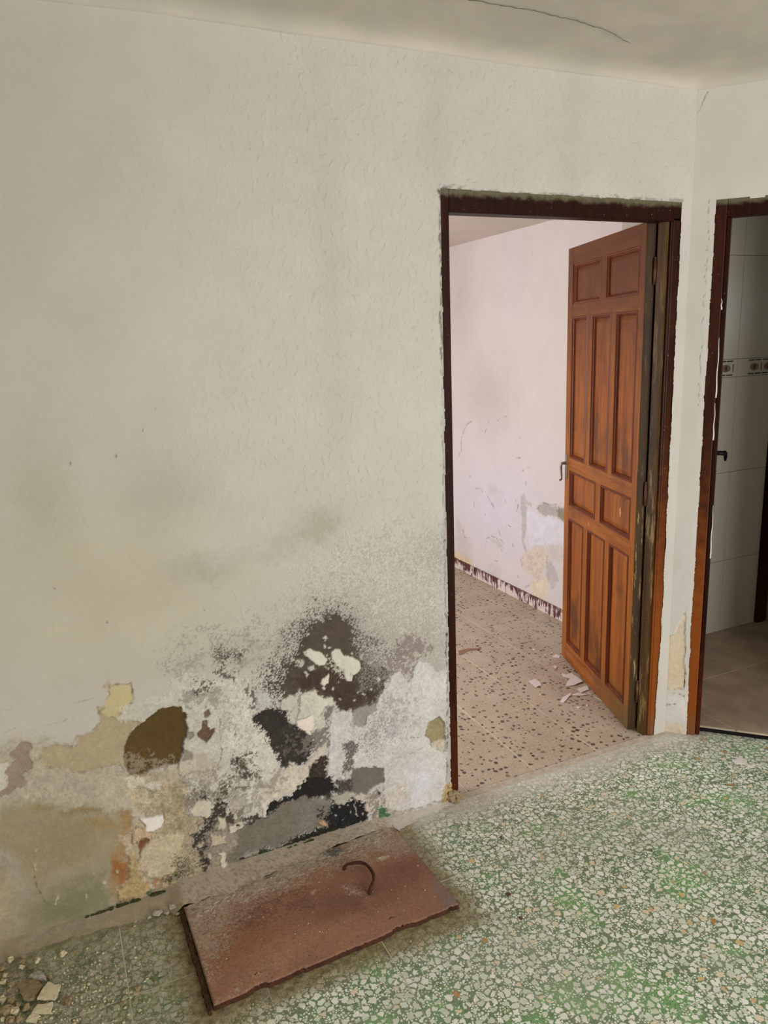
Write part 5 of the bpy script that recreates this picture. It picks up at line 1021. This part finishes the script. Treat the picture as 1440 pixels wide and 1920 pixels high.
boxes('added_bath_window', [(4.625, 4.68, .975, 1.0, 1.525, 1.975), (4.625, 4.68, 1.4, 1.425, 1.525, 1.975), (4.625, 4.68, 1.0, 1.4, 1.525, 1.55), (4.625, 4.68, 1.0, 1.4, 1.95, 1.975)], M_FR, None, 0, 'structure')  # made-up window, added around the bathroom fill light
boxes('wall_bath_front', [(RX + .1, 4.7, .72, .82, 0, 2.45)], M_TILEW, None, 0, 'structure')
boxes('wall_bath_left', [(2.52, 2.60, 2.60, TY + .1, 0, 2.45)], M_TILEW, None, 0, 'structure')
bm = bmesh.new(); prism(bm, [PB(.0, .086, 0)[:2], PB(BEND, .086, 0)[:2], (RX + .1, .7), (4.7, .7), (4.7, 4.0), (3.4, 4.0), (3.4, TY + .1), (2.52, TY + .1)], 2.44, 2.52)
from_bm('ceiling', bm, m_plain('bath_ceiling', (190, 186, 176), .9))['kind'] = 'structure'

# ================================================================== door frames
f1 = empty('trim_3', (1.177, D, 0)); tag(f1, 'dark brown wooden frame of the wide open doorway', None, None, 'structure')
def local_boxes(name, L, mat, par, bev=.002):
    ox, oy, oz = par.location
    return boxes(name, [(a - ox, b - ox, c - oy, d - oy, e - oz, f - oz) for a, b, c, d, e, f in L], mat, par, bev)
local_boxes('jamb', [(1.160, 1.209, D + .003, D + .088, .03, 2.115)], M_FRL, f1, .003)
local_boxes('head', [(1.209, 2.178, D + .003, D + .060, 2.033, 2.115), (1.209, 2.178, D + .060, D + .088, 2.050, 2.115)], M_FRL, f1, .003)
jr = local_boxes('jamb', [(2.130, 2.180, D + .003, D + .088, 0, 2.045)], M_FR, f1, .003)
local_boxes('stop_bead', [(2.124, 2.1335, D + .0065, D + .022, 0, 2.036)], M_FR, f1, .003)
local_boxes('jamb_lining', [(2.108, 2.1305, D + .018, D + .056, 0, 2.036)], M_JB, f1, .003)
# crumbling mortar under the left jamb
def lump(bm, c, r, seed, sub=2, flat=1.0):
    s = bmesh.ops.create_icosphere(bm, subdivisions=sub, radius=1); rr = random.Random(seed); off = Vector((rr.random() * 9, rr.random() * 9, rr.random() * 9))
    from mathutils import noise as mn
    for v in s['verts']:
        k = 1 + .75 * mn.noise(v.co * 1.4 + off) + .30 * mn.noise(v.co * 3 + off)
        p = v.co * k; v.co = Vector(c) + Vector((p.x * r, p.y * r, p.z * r * flat))
bm = bmesh.new()
for k, (x, y, z, r) in enumerate([(1.172, D - .002, .012, .016), (1.186, D + .004, .020, .018), (1.200, D + .004, .012, .016), (1.168, D - .004, .035, .010), (1.205, D - .006, .004, .012), (1.190, D - .014, .002, .014), (1.165, D + .002, .060, .008), (1.19, D + .03, .015, .022)]):
    lump(bm, (x - 1.177, y - D, z), r, k + 5, 3)
from_bm('mortar_foot', bm, M_RUBT, f1, True)
# ---- frame of the second doorway (built in the angled wall's own axes)
RZB = math.atan2(BD.y, BD.x)
f2 = empty('trim_4', tuple(PB(0, 0, 0)), RZB); tag(f2, 'reddish brown wooden frame of the tiled room doorway', None, None, 'structure')
# local x along the wall, local y behind it
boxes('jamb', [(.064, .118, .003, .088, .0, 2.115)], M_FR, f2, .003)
boxes('stop_bead', [(.1185, .1365, .012, .060, .0, 2.040)], M_FRL, f2, .003)  # dark wood colour stands in for shade on this recessed step
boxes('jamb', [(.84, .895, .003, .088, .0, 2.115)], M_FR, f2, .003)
boxes('head', [(.118, .84, .003, .060, 2.040, 2.115)], M_FRL, f2, .003)
for k, (z0, z1, x) in enumerate([(1.40, 1.62, .1182), (1.24, 1.38, .1180), (.77, .985, .1345), (1.72, 1.76, .1182)]):     # dribbles of white paint
    bm = bmesh.new(); n = 9; pts = [(x + .0012 * math.sin(i * 1.3), (.0028 if x < .13 else .0118), z0 + (z1 - z0) * i / n) for i in range(n + 1)]
    tube(bm, pts, [.0028 - .0020 * i / n for i in range(n + 1)], 6); from_bm('paint_dribble', bm, M_FLAKE, f2, True)

# ================================================================== panelled door standing open into the bedroom
DW, DH, DT = .79, 2.036, .038
door = empty('door_1', (2.076, 2.195, .006), math.radians(72.2))
tag(door, 'varnished ten-panel wooden door standing open into the bedroom', 'door', None, 'structure')
# local x: hinge edge -> lock edge, local y: + towards the viewer's side
cols2 = [(.044, .350), (.405, .715)]; cols3 = [(.047, .240), (.288, .485), (.538, .735)]
rowsD = [(cols2, 1.783, 1.960), (cols3, 1.060, 1.727), (cols2, .823, .998), (cols3, .095, .758)]
cols2l = cols2
boxes('stile', [(.0, .045, -DT, 0, 0, DH)], M_WV, door, .002); boxes('stile', [(.728, DW, -DT, 0, 0, DH)], M_WV, door, .002)
for z0, z1 in ((0, .095), (.758, .823), (.998, 1.060), (1.727, 1.783), (1.960, DH)):
    boxes('rail', [(.0445, .7285, -DT + .0006, -.0006, z0, z1)], M_WH, door, .0015)
for cols, z0, z1 in rowsD:
    for a, b in zip(cols[:-1], cols[1:]):
        boxes('muntin', [(a[1], b[0], -DT + .0008, -.0008, z0 - .001, z1 + .001)], M_WV, door, .0012)
def raised_panel(x0, x1, z0, z1):
    """field sunk below the frame with a bevelled raise, both faces"""
    bm = bmesh.new()
    def loopq(ins, y): return [bm.verts.new(q) for q in ((x0 + ins, y, z0 + ins), (x1 - ins, y, z0 + ins), (x1 - ins, y, z1 - ins), (x0 + ins, y, z1 - ins))]
    for sgn in (1, -1):
        def Y(d): return -d if sgn > 0 else -DT + d
        L = [loopq(-.001, Y(.013)), loopq(.016, Y(.013)), loopq(.034, Y(.0075)), ]
        for a, b in zip(L[:-1], L[1:]):
            for k in range(4): bm.faces.new((a[k], a[(k + 1) % 4], b[(k + 1) % 4], b[k]))
        bm.faces.new(L[-1])
    return from_bm('panel', bm, M_WP, door)
def moulding(par, x0, x1, z0, z1):
    """ogee bead mitred round the panel"""
    prof = [(0, .001), (.004, -.0020), (.008, -.0015), (.0105, .003), (.013, .005), (.0155, .0095), (.017, .0135)]    # (inset, depth below face)
    bm = bmesh.new(); L = []
    for ins, d in prof: L.append([bm.verts.new((x, -d, z)) for x, z in ((x0 + ins, z0 + ins), (x1 - ins, z0 + ins), (x1 - ins, z1 - ins), (x0 + ins, z1 - ins))])
    for a, b in zip(L[:-1], L[1:]):
        for k in range(4): bm.faces.new((a[k], a[(k + 1) % 4], b[(k + 1) % 4], b[k]))
    return from_bm('moulding', bm, M_WM, par)
for cols, z0, z1 in rowsD:
    for x0, x1 in cols:
        x1_ = min(x1, .7285) if x1 > .70 else x1
        pn = raised_panel(max(x0, .0445), x1_, z0, z1); moulding(pn, max(x0, .0445), x1_, z0, z1)
boxes('edge_strip', [(-.0016, .0, -DT + .002, -.002, .002, DH - .002)], M_WE, door, .0006)
for z in (.176, 1.02, 1.86):       # butt hinges with round knuckle
    bm = bmesh.new(); tube(bm, [(-.010, -DT + .004, z - .045), (-.010, -DT + .004, z + .045)], .0055, 12)
    tube(bm, [(-.010, -DT + .004, z + .045), (-.010, -DT + .004, z + .052)], .004, 10)
    hg = from_bm('hinge', bm, M_HINGE, door, True)
    boxes('hinge_leaf', [(-.010, -.0018, -DT + .002, -DT + .006, z - .04, z + .04)], M_HINGE, hg, .0005)
hd = boxes('handle_plate', [(.752, .782, 0, .003, .955, 1.075)], M_STEEL, door, .0012)
bm = bmesh.new()
tube(bm, [(.772, .001, 1.028), (.772, .016, 1.028), (.773, .023, 1.026), (.775, .026, 1.015), (.777, .024, .990), (.777, .022, .962), (.776, .023, .948), (.775, .028, .943), (.774, .033, .945)], [.008, .0075, .007, .0065, .006, .0055, .006, .0055, .0045], 10)
from_bm('lever', bm, M_STEEL, hd, True)
# pale scars on the panels
for x, z, a, b in ((.155, .915, .010, .022), (.47, .79, .008, .010)):
    bm = bmesh.new(); n = 12; vs = [bm.verts.new((x + math.cos(2 * math.pi * k / n) * a * (.7 + .3 * math.sin(k * 2.3)), (-.0070 if x < .3 else .0004), z + math.sin(2 * math.pi * k / n) * b)) for k in range(n)]
    bm.faces.new(vs); from_bm('scar', bm, m_plain('bare_wood', (206, 150, 88), .7), door)

# ---- second door: only its lever shows beyond the jamb
d2 = empty('door_2', tuple(PB(.128, .095, FZ + .008)), math.radians(42.2)); tag(d2, 'wooden door folded back behind the jamb in the tiled room', 'door', None, 'structure')
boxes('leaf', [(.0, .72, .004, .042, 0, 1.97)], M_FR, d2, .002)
bm = bmesh.new(); tube(bm, [(.665, .004, 1.030), (.665, -.062, 1.030)], .011, 12); tube(bm, [(.665, -.056, 1.032), (.685, -.060, 1.026), (.70, -.062, 1.004), (.703, -.062, .988)], [.011, .010, .008, .005], 10)
from_bm('lever', bm, M_IRON, d2, True)
boxes('handle_plate', [(.645, .685, .0, .004, .93, 1.12)], M_IRON, d2, .001)

# ================================================================== iron cover on the floor
PC = [(0.190, 2.007), (0.915, 2.071), (0.932, 1.643), (0.199, 1.624)]     # back-left, back-right, front-right, front-left
hatch = empty('hatch_cover', (.56, 1.84, 0)); tag(hatch, 'rusty rectangular iron hatch cover with a bent rod handle lying on the floor', 'hatch cover')
def build_plate():
    nu, nv = 300, 180; uu = np.linspace(0, 1, nu); vv = np.linspace(0, 1, nv)
    A, B = np.meshgrid(uu, vv, indexing='ij'); u = A.ravel(); v = B.ravel()
    c = np.array(PC)
    # ragged front edge
    rag = np.maximum(0, fbm(u * 1.0, u * 0, 9, 62, 5, .8) - .46) * .10
    vv2 = v * (1 - np.where(v > .9, rag, rag * 0) * 1.0)
    x = (1 - vv2) * ((1 - u) * c[0, 0] + u * c[1, 0]) + vv2 * ((1 - u) * c[3, 0] + u * c[2, 0])
    y = (1 - vv2) * ((1 - u) * c[0, 1] + u * c[1, 1]) + vv2 * ((1 - u) * c[3, 1] + u * c[2, 1])
    col = np.repeat(lin((142, 104, 84), 1.22)[None, :], x.size, 0) * (1 + .25 * (fbm(x, y, 10, 4) - .5))[:, None]
    col, h, gr = paint(x, y, LAYERS['PL'], col, 220.)
    ed = np.minimum(np.minimum(u * .73, (1 - u) * .73), np.minimum(v * .42, (1 - v) * .42))
    dk = np.clip(1 - ed / .006, 0, 1)[:, None]; col = col * (1 - .55 * dk) + lin((84, 50, 32))[None, :] * .55 * dk
    z = .0195 + h + .0022 * (fbm(x, y, 8, 71) - .5) + .0012 * (fbm(x, y, 60, 75, 3) - .5) - .004 * np.clip(1 - ed / .004, 0, 1) ** 2
    me = grid_mesh('plate', uu, vv, lambda a, b: np.stack([x - .56, y - 1.84, z], 1), None, {'Col': col})
    o = link('plate', me, M_RUST, hatch)
    # flaking edge band
    bm = bmesh.new(); idx = lambda i, j: i * nv + j
    loop = [idx(i, nv - 1) for i in range(0, nu, 3)] + [idx(nu - 1, j) for j in range(nv - 1, -1, -3)] + [idx(i, 0) for i in range(nu - 1, -1, -3)] + [idx(0, j) for j in range(0, nv, 3)]
    prev = None; first = None
    for k, i in enumerate(loop):
        px_, py_, pz = x[i] - .56, y[i] - 1.84, z[i]; e = random.uniform(-.004, .002); dv = Vector((px_, py_, 0)).normalized() * e
        cur = [bm.verts.new((px_, py_, pz)), bm.verts.new((px_ + dv.x, py_ + dv.y, pz * .62)), bm.verts.new((px_ - dv.x * .5, py_ - dv.y * .5, pz * .35)), bm.verts.new((px_, py_, .0))]
        if prev:
            for q in range(3): bm.faces.new((prev[q], cur[q], cur[q + 1], prev[q + 1]))
        else: first = cur
        prev = cur
    for q in range(3): bm.faces.new((prev[q], first[q], first[q + 1], prev[q + 1]))
    from_bm('edge', bm, M_RUSTD, hatch)
build_plate()
bm = bmesh.new(); hp = [(.678, 1.935, .012), (.684, 1.936, .028), (.692, 1.935, .034), (.712, 1.928, .037), (.732, 1.919, .038), (.743, 1.906, .038), (.748, 1.880, .038), (.747, 1.852, .037), (.738, 1.830, .036), (.722, 1.812, .034), (.712, 1.802, .030), (.708, 1.797, .012)]
tube(bm, [(x - .56, y - 1.84, z) for x, y, z in hp], [.0050 + .0007 * math.sin(k * 2.1) for k in range(len(hp))], 10)
from_bm('handle', bm, M_RUSTD, hatch, True)
# angle-iron rim showing along the left and front edges
bm = bmesh.new()
for k in range(14):
    f0 = k / 14; f1_ = (k + 1) / 14 - (.015 if k % 4 == 3 else 0); y0 = 2.0 - .385 * f0; y1 = 2.0 - .385 * f1_; x0 = .176 + .008 * f0
    bbox(bm, x0 - .56 + random.uniform(-.0015, .0015), x0 + .008 - .56 + random.uniform(-.0015, .0015), y1 - 1.84, y0 - 1.84, 0, .014 + random.uniform(-.004, .004))
from_bm('rim', bm, M_RUSTD, hatch)

# ================================================================== loose debris
def flake(name, poly, thick, z, mat, tilt=0, seed=0):
    rr = random.Random(seed); cx = sum(p[0] for p in poly) / len(poly); cy = sum(p[1] for p in poly) / len(poly)
    bm = bmesh.new(); P = []
    for i in range(len(poly)):                       # roughen the outline
        a = Vector(poly[i]); b = Vector(poly[(i + 1) % len(poly)]); k = max(1, min(5, int((b - a).length / .007)))
        nrm = Vector((-(b - a).y, (b - a).x)).normalized() if (b - a).length > 1e-6 else Vector((0, 0))
        for j in range(k): P.append(a.lerp(b, j / k) + nrm * rr.uniform(-.0014, .0014) * (j > 0))
    tl = rr.uniform(0, 6.28)
    def zz(p): return z + ((p.x - cx) * math.cos(tl) + (p.y - cy) * math.sin(tl)) * tilt
    lo = [bm.verts.new((p.x - cx, p.y - cy, 0)) for p in P]; hi = [bm.verts.new((p.x - cx + rr.uniform(-.0006, .0006), p.y - cy, 0)) for p in P]
    m0 = min(zz(p) for p in P)
    for v, p in zip(lo, P): v.co.z = zz(p) - m0
    for v, p in zip(hi, P): v.co.z = zz(p) - m0 + thick * rr.uniform(.75, 1.1)
    c = bm.verts.new((0, 0, zz(Vector((cx, cy))) - m0 + thick * 1.15)); c2 = bm.verts.new((0, 0, zz(Vector((cx, cy))) - m0))
    n = len(P)
    for i in range(n):
        j = (i + 1) % n
        bm.faces.new((lo[i], lo[j], hi[j], hi[i])); bm.faces.new((hi[i], hi[j], c)); bm.faces.new((lo[j], lo[i], c2))
    o = from_bm(name, bm, mat); o.location = (cx, cy, z); return o
BL = ['torn white paint flake lying alone on the beige floor, left of the others', 'largest crumpled white paint flake on the beige floor against the open door', 'squarish white paint flake close to the open door edge on beige floor', 'narrow curled white paint sliver nearest the viewer on beige floor', 'thin ragged white paint strip by the door on beige floor', 'small white paint flake under the far corner of the open door', 'small cream paint chip between the far corner flakes and the big flake',
      'tiny white paint fleck on beige bedroom floor']
for k, p in enumerate(FLK['bed']):
    o = flake('paint_flake', p, .0016, .0006, M_FLAKE, .05 if k < 7 else 0, k)
    tag(o, BL[min(k, 7)], 'paint flake', 'paint flakes on the bedroom floor')
RL = ['pale plaster shard, largest of the rubble heap in the front left corner', 'pale plaster shard just in front of the largest shard in the heap', 'tan plaster chip standing apart on the right of the rubble heap', 'curved white plaster shard at the back of the rubble heap', 'flat tan plaster slab in the middle of the rubble heap', 'white plaster shard nearest the bottom picture edge in the heap']
for k, p in enumerate(FLK['rub']):
    o = flake('plaster_shard', p, (.007, .007, .009, .008, .010, .006)[k], .0012 + (.006 if k in (0, 3) else 0), (M_RUBW, M_RUBW, M_RUBT, M_RUBG, M_RUBT, M_RUBW)[k], .22 if k != 4 else .1, 20 + k)
    tag(o, RL[k], 'plaster shard', 'plaster shards in the rubble heap')
LUMPL = {22: 'pale crumb alone on the dirty floor between heap and cover, nearer the bottom edge', 23: 'larger tan crumb alone on the dirty floor between rubble heap and iron cover', 24: 'ochre mortar lump lying at the wall foot behind the rubble heap', 14: 'small lump just right of the curved white shard behind the heap'}
for k, (x, y, r) in enumerate(FLK['lump']):
    bm = bmesh.new(); lump(bm, (0, 0, r * .55), r * .8, 100 + k, 2, .7 if x < .08 else .38)
    zmin = min(v.co.z for v in bm.verts)
    for v in bm.verts: v.co.z -= zmin
    near_hatch = x > .08
    o = from_bm('mortar_crumb' if near_hatch else 'rubble_lump', bm, M_RUBG if near_hatch else (M_RUBT if k % 3 else M_RUBW), None, False); o.location = (x, y, .0006)
    if near_hatch: tag(o, 'grey mortar crumb lying by the left end of the iron cover', 'mortar crumb', 'mortar crumbs beside the hatch cover')
    elif k in LUMPL: tag(o, LUMPL[k], 'rubble lump', 'mortar lumps in the rubble heap')
    else: tag(o, 'small rough mortar lump in the heap at the front left corner', 'rubble lump', 'mortar lumps in the rubble heap')
# fine grit nobody could count
bm = bmesh.new(); rr = random.Random(3)
def grit(x, y, r, z=.0):
    s = bmesh.ops.create_icosphere(bm, subdivisions=1, radius=r)
    q = Vector((rr.uniform(.6, 1.4), rr.uniform(.6, 1.4), rr.uniform(.4, .9)))
    for v in s['verts']: v.co = Vector((x + v.co.x * q.x, y + v.co.y * q.y, z + r * .4 + v.co.z * q.z))
for k in range(320):
    x = rr.gauss(-.10, .10); y = rr.gauss(1.80, .10)
    if x > .15 or y > 2.05: continue
    grit(x, y, rr.uniform(.0012, .0042))
o = from_bm('floor_grit', bm, M_RUBW); tag(o, 'fine pale grit around the rubble heap at the front left', 'grit', None, 'stuff')
bm = bmesh.new()
for k in range(110): grit(rr.uniform(.2, 1.15), 1.60 - abs(rr.gauss(0, .04)), rr.uniform(.0008, .0024))
o = from_bm('floor_grit', bm, M_RUBW); tag(o, 'fine pale grit in front of the rusty iron cover', 'grit', None, 'stuff')
bm = bmesh.new()
for k in range(200): grit(rr.uniform(.96, 1.30), 2.09 - abs(rr.gauss(0, .12)), rr.uniform(.0008, .0026))
o = from_bm('floor_grit', bm, M_RUBW); tag(o, 'fine pale grit between the iron cover and the doorway', 'grit', None, 'stuff')
bm = bmesh.new()
for k in range(170): grit(.20 + rr.random() * .7 - .56, 2.03 - rr.random() ** 2 * .38 - 1.84, rr.uniform(.0006, .0020), .0200)
o = from_bm('dust', bm, M_RUBW, hatch); o['kind'] = 'stuff'
bm = bmesh.new()
for k in range(90): grit(1.65 + rr.random() * .5, 2.2 + rr.random() * .8, rr.uniform(.0006, .0020))
o = from_bm('paint_crumbs', bm, M_FLAKE); tag(o, 'fine white paint crumbs scattered on the beige bedroom floor', 'grit', None, 'stuff')
# white plaster smear on the green floor by the tiled room
sm = [(2.30 + .030 * math.cos(a) * (.7 + .5 * math.sin(3 * a)), 1.80 + .045 * math.sin(a) * (.8 + .3 * math.cos(5 * a))) for a in [k * math.pi / 9 for k in range(18)]]
o = flake('plaster_smear', sm, .0022, .0006, M_FLAKE, 0, 77); tag(o, 'splash of white plaster on the green floor before the tiled room', 'plaster splash')
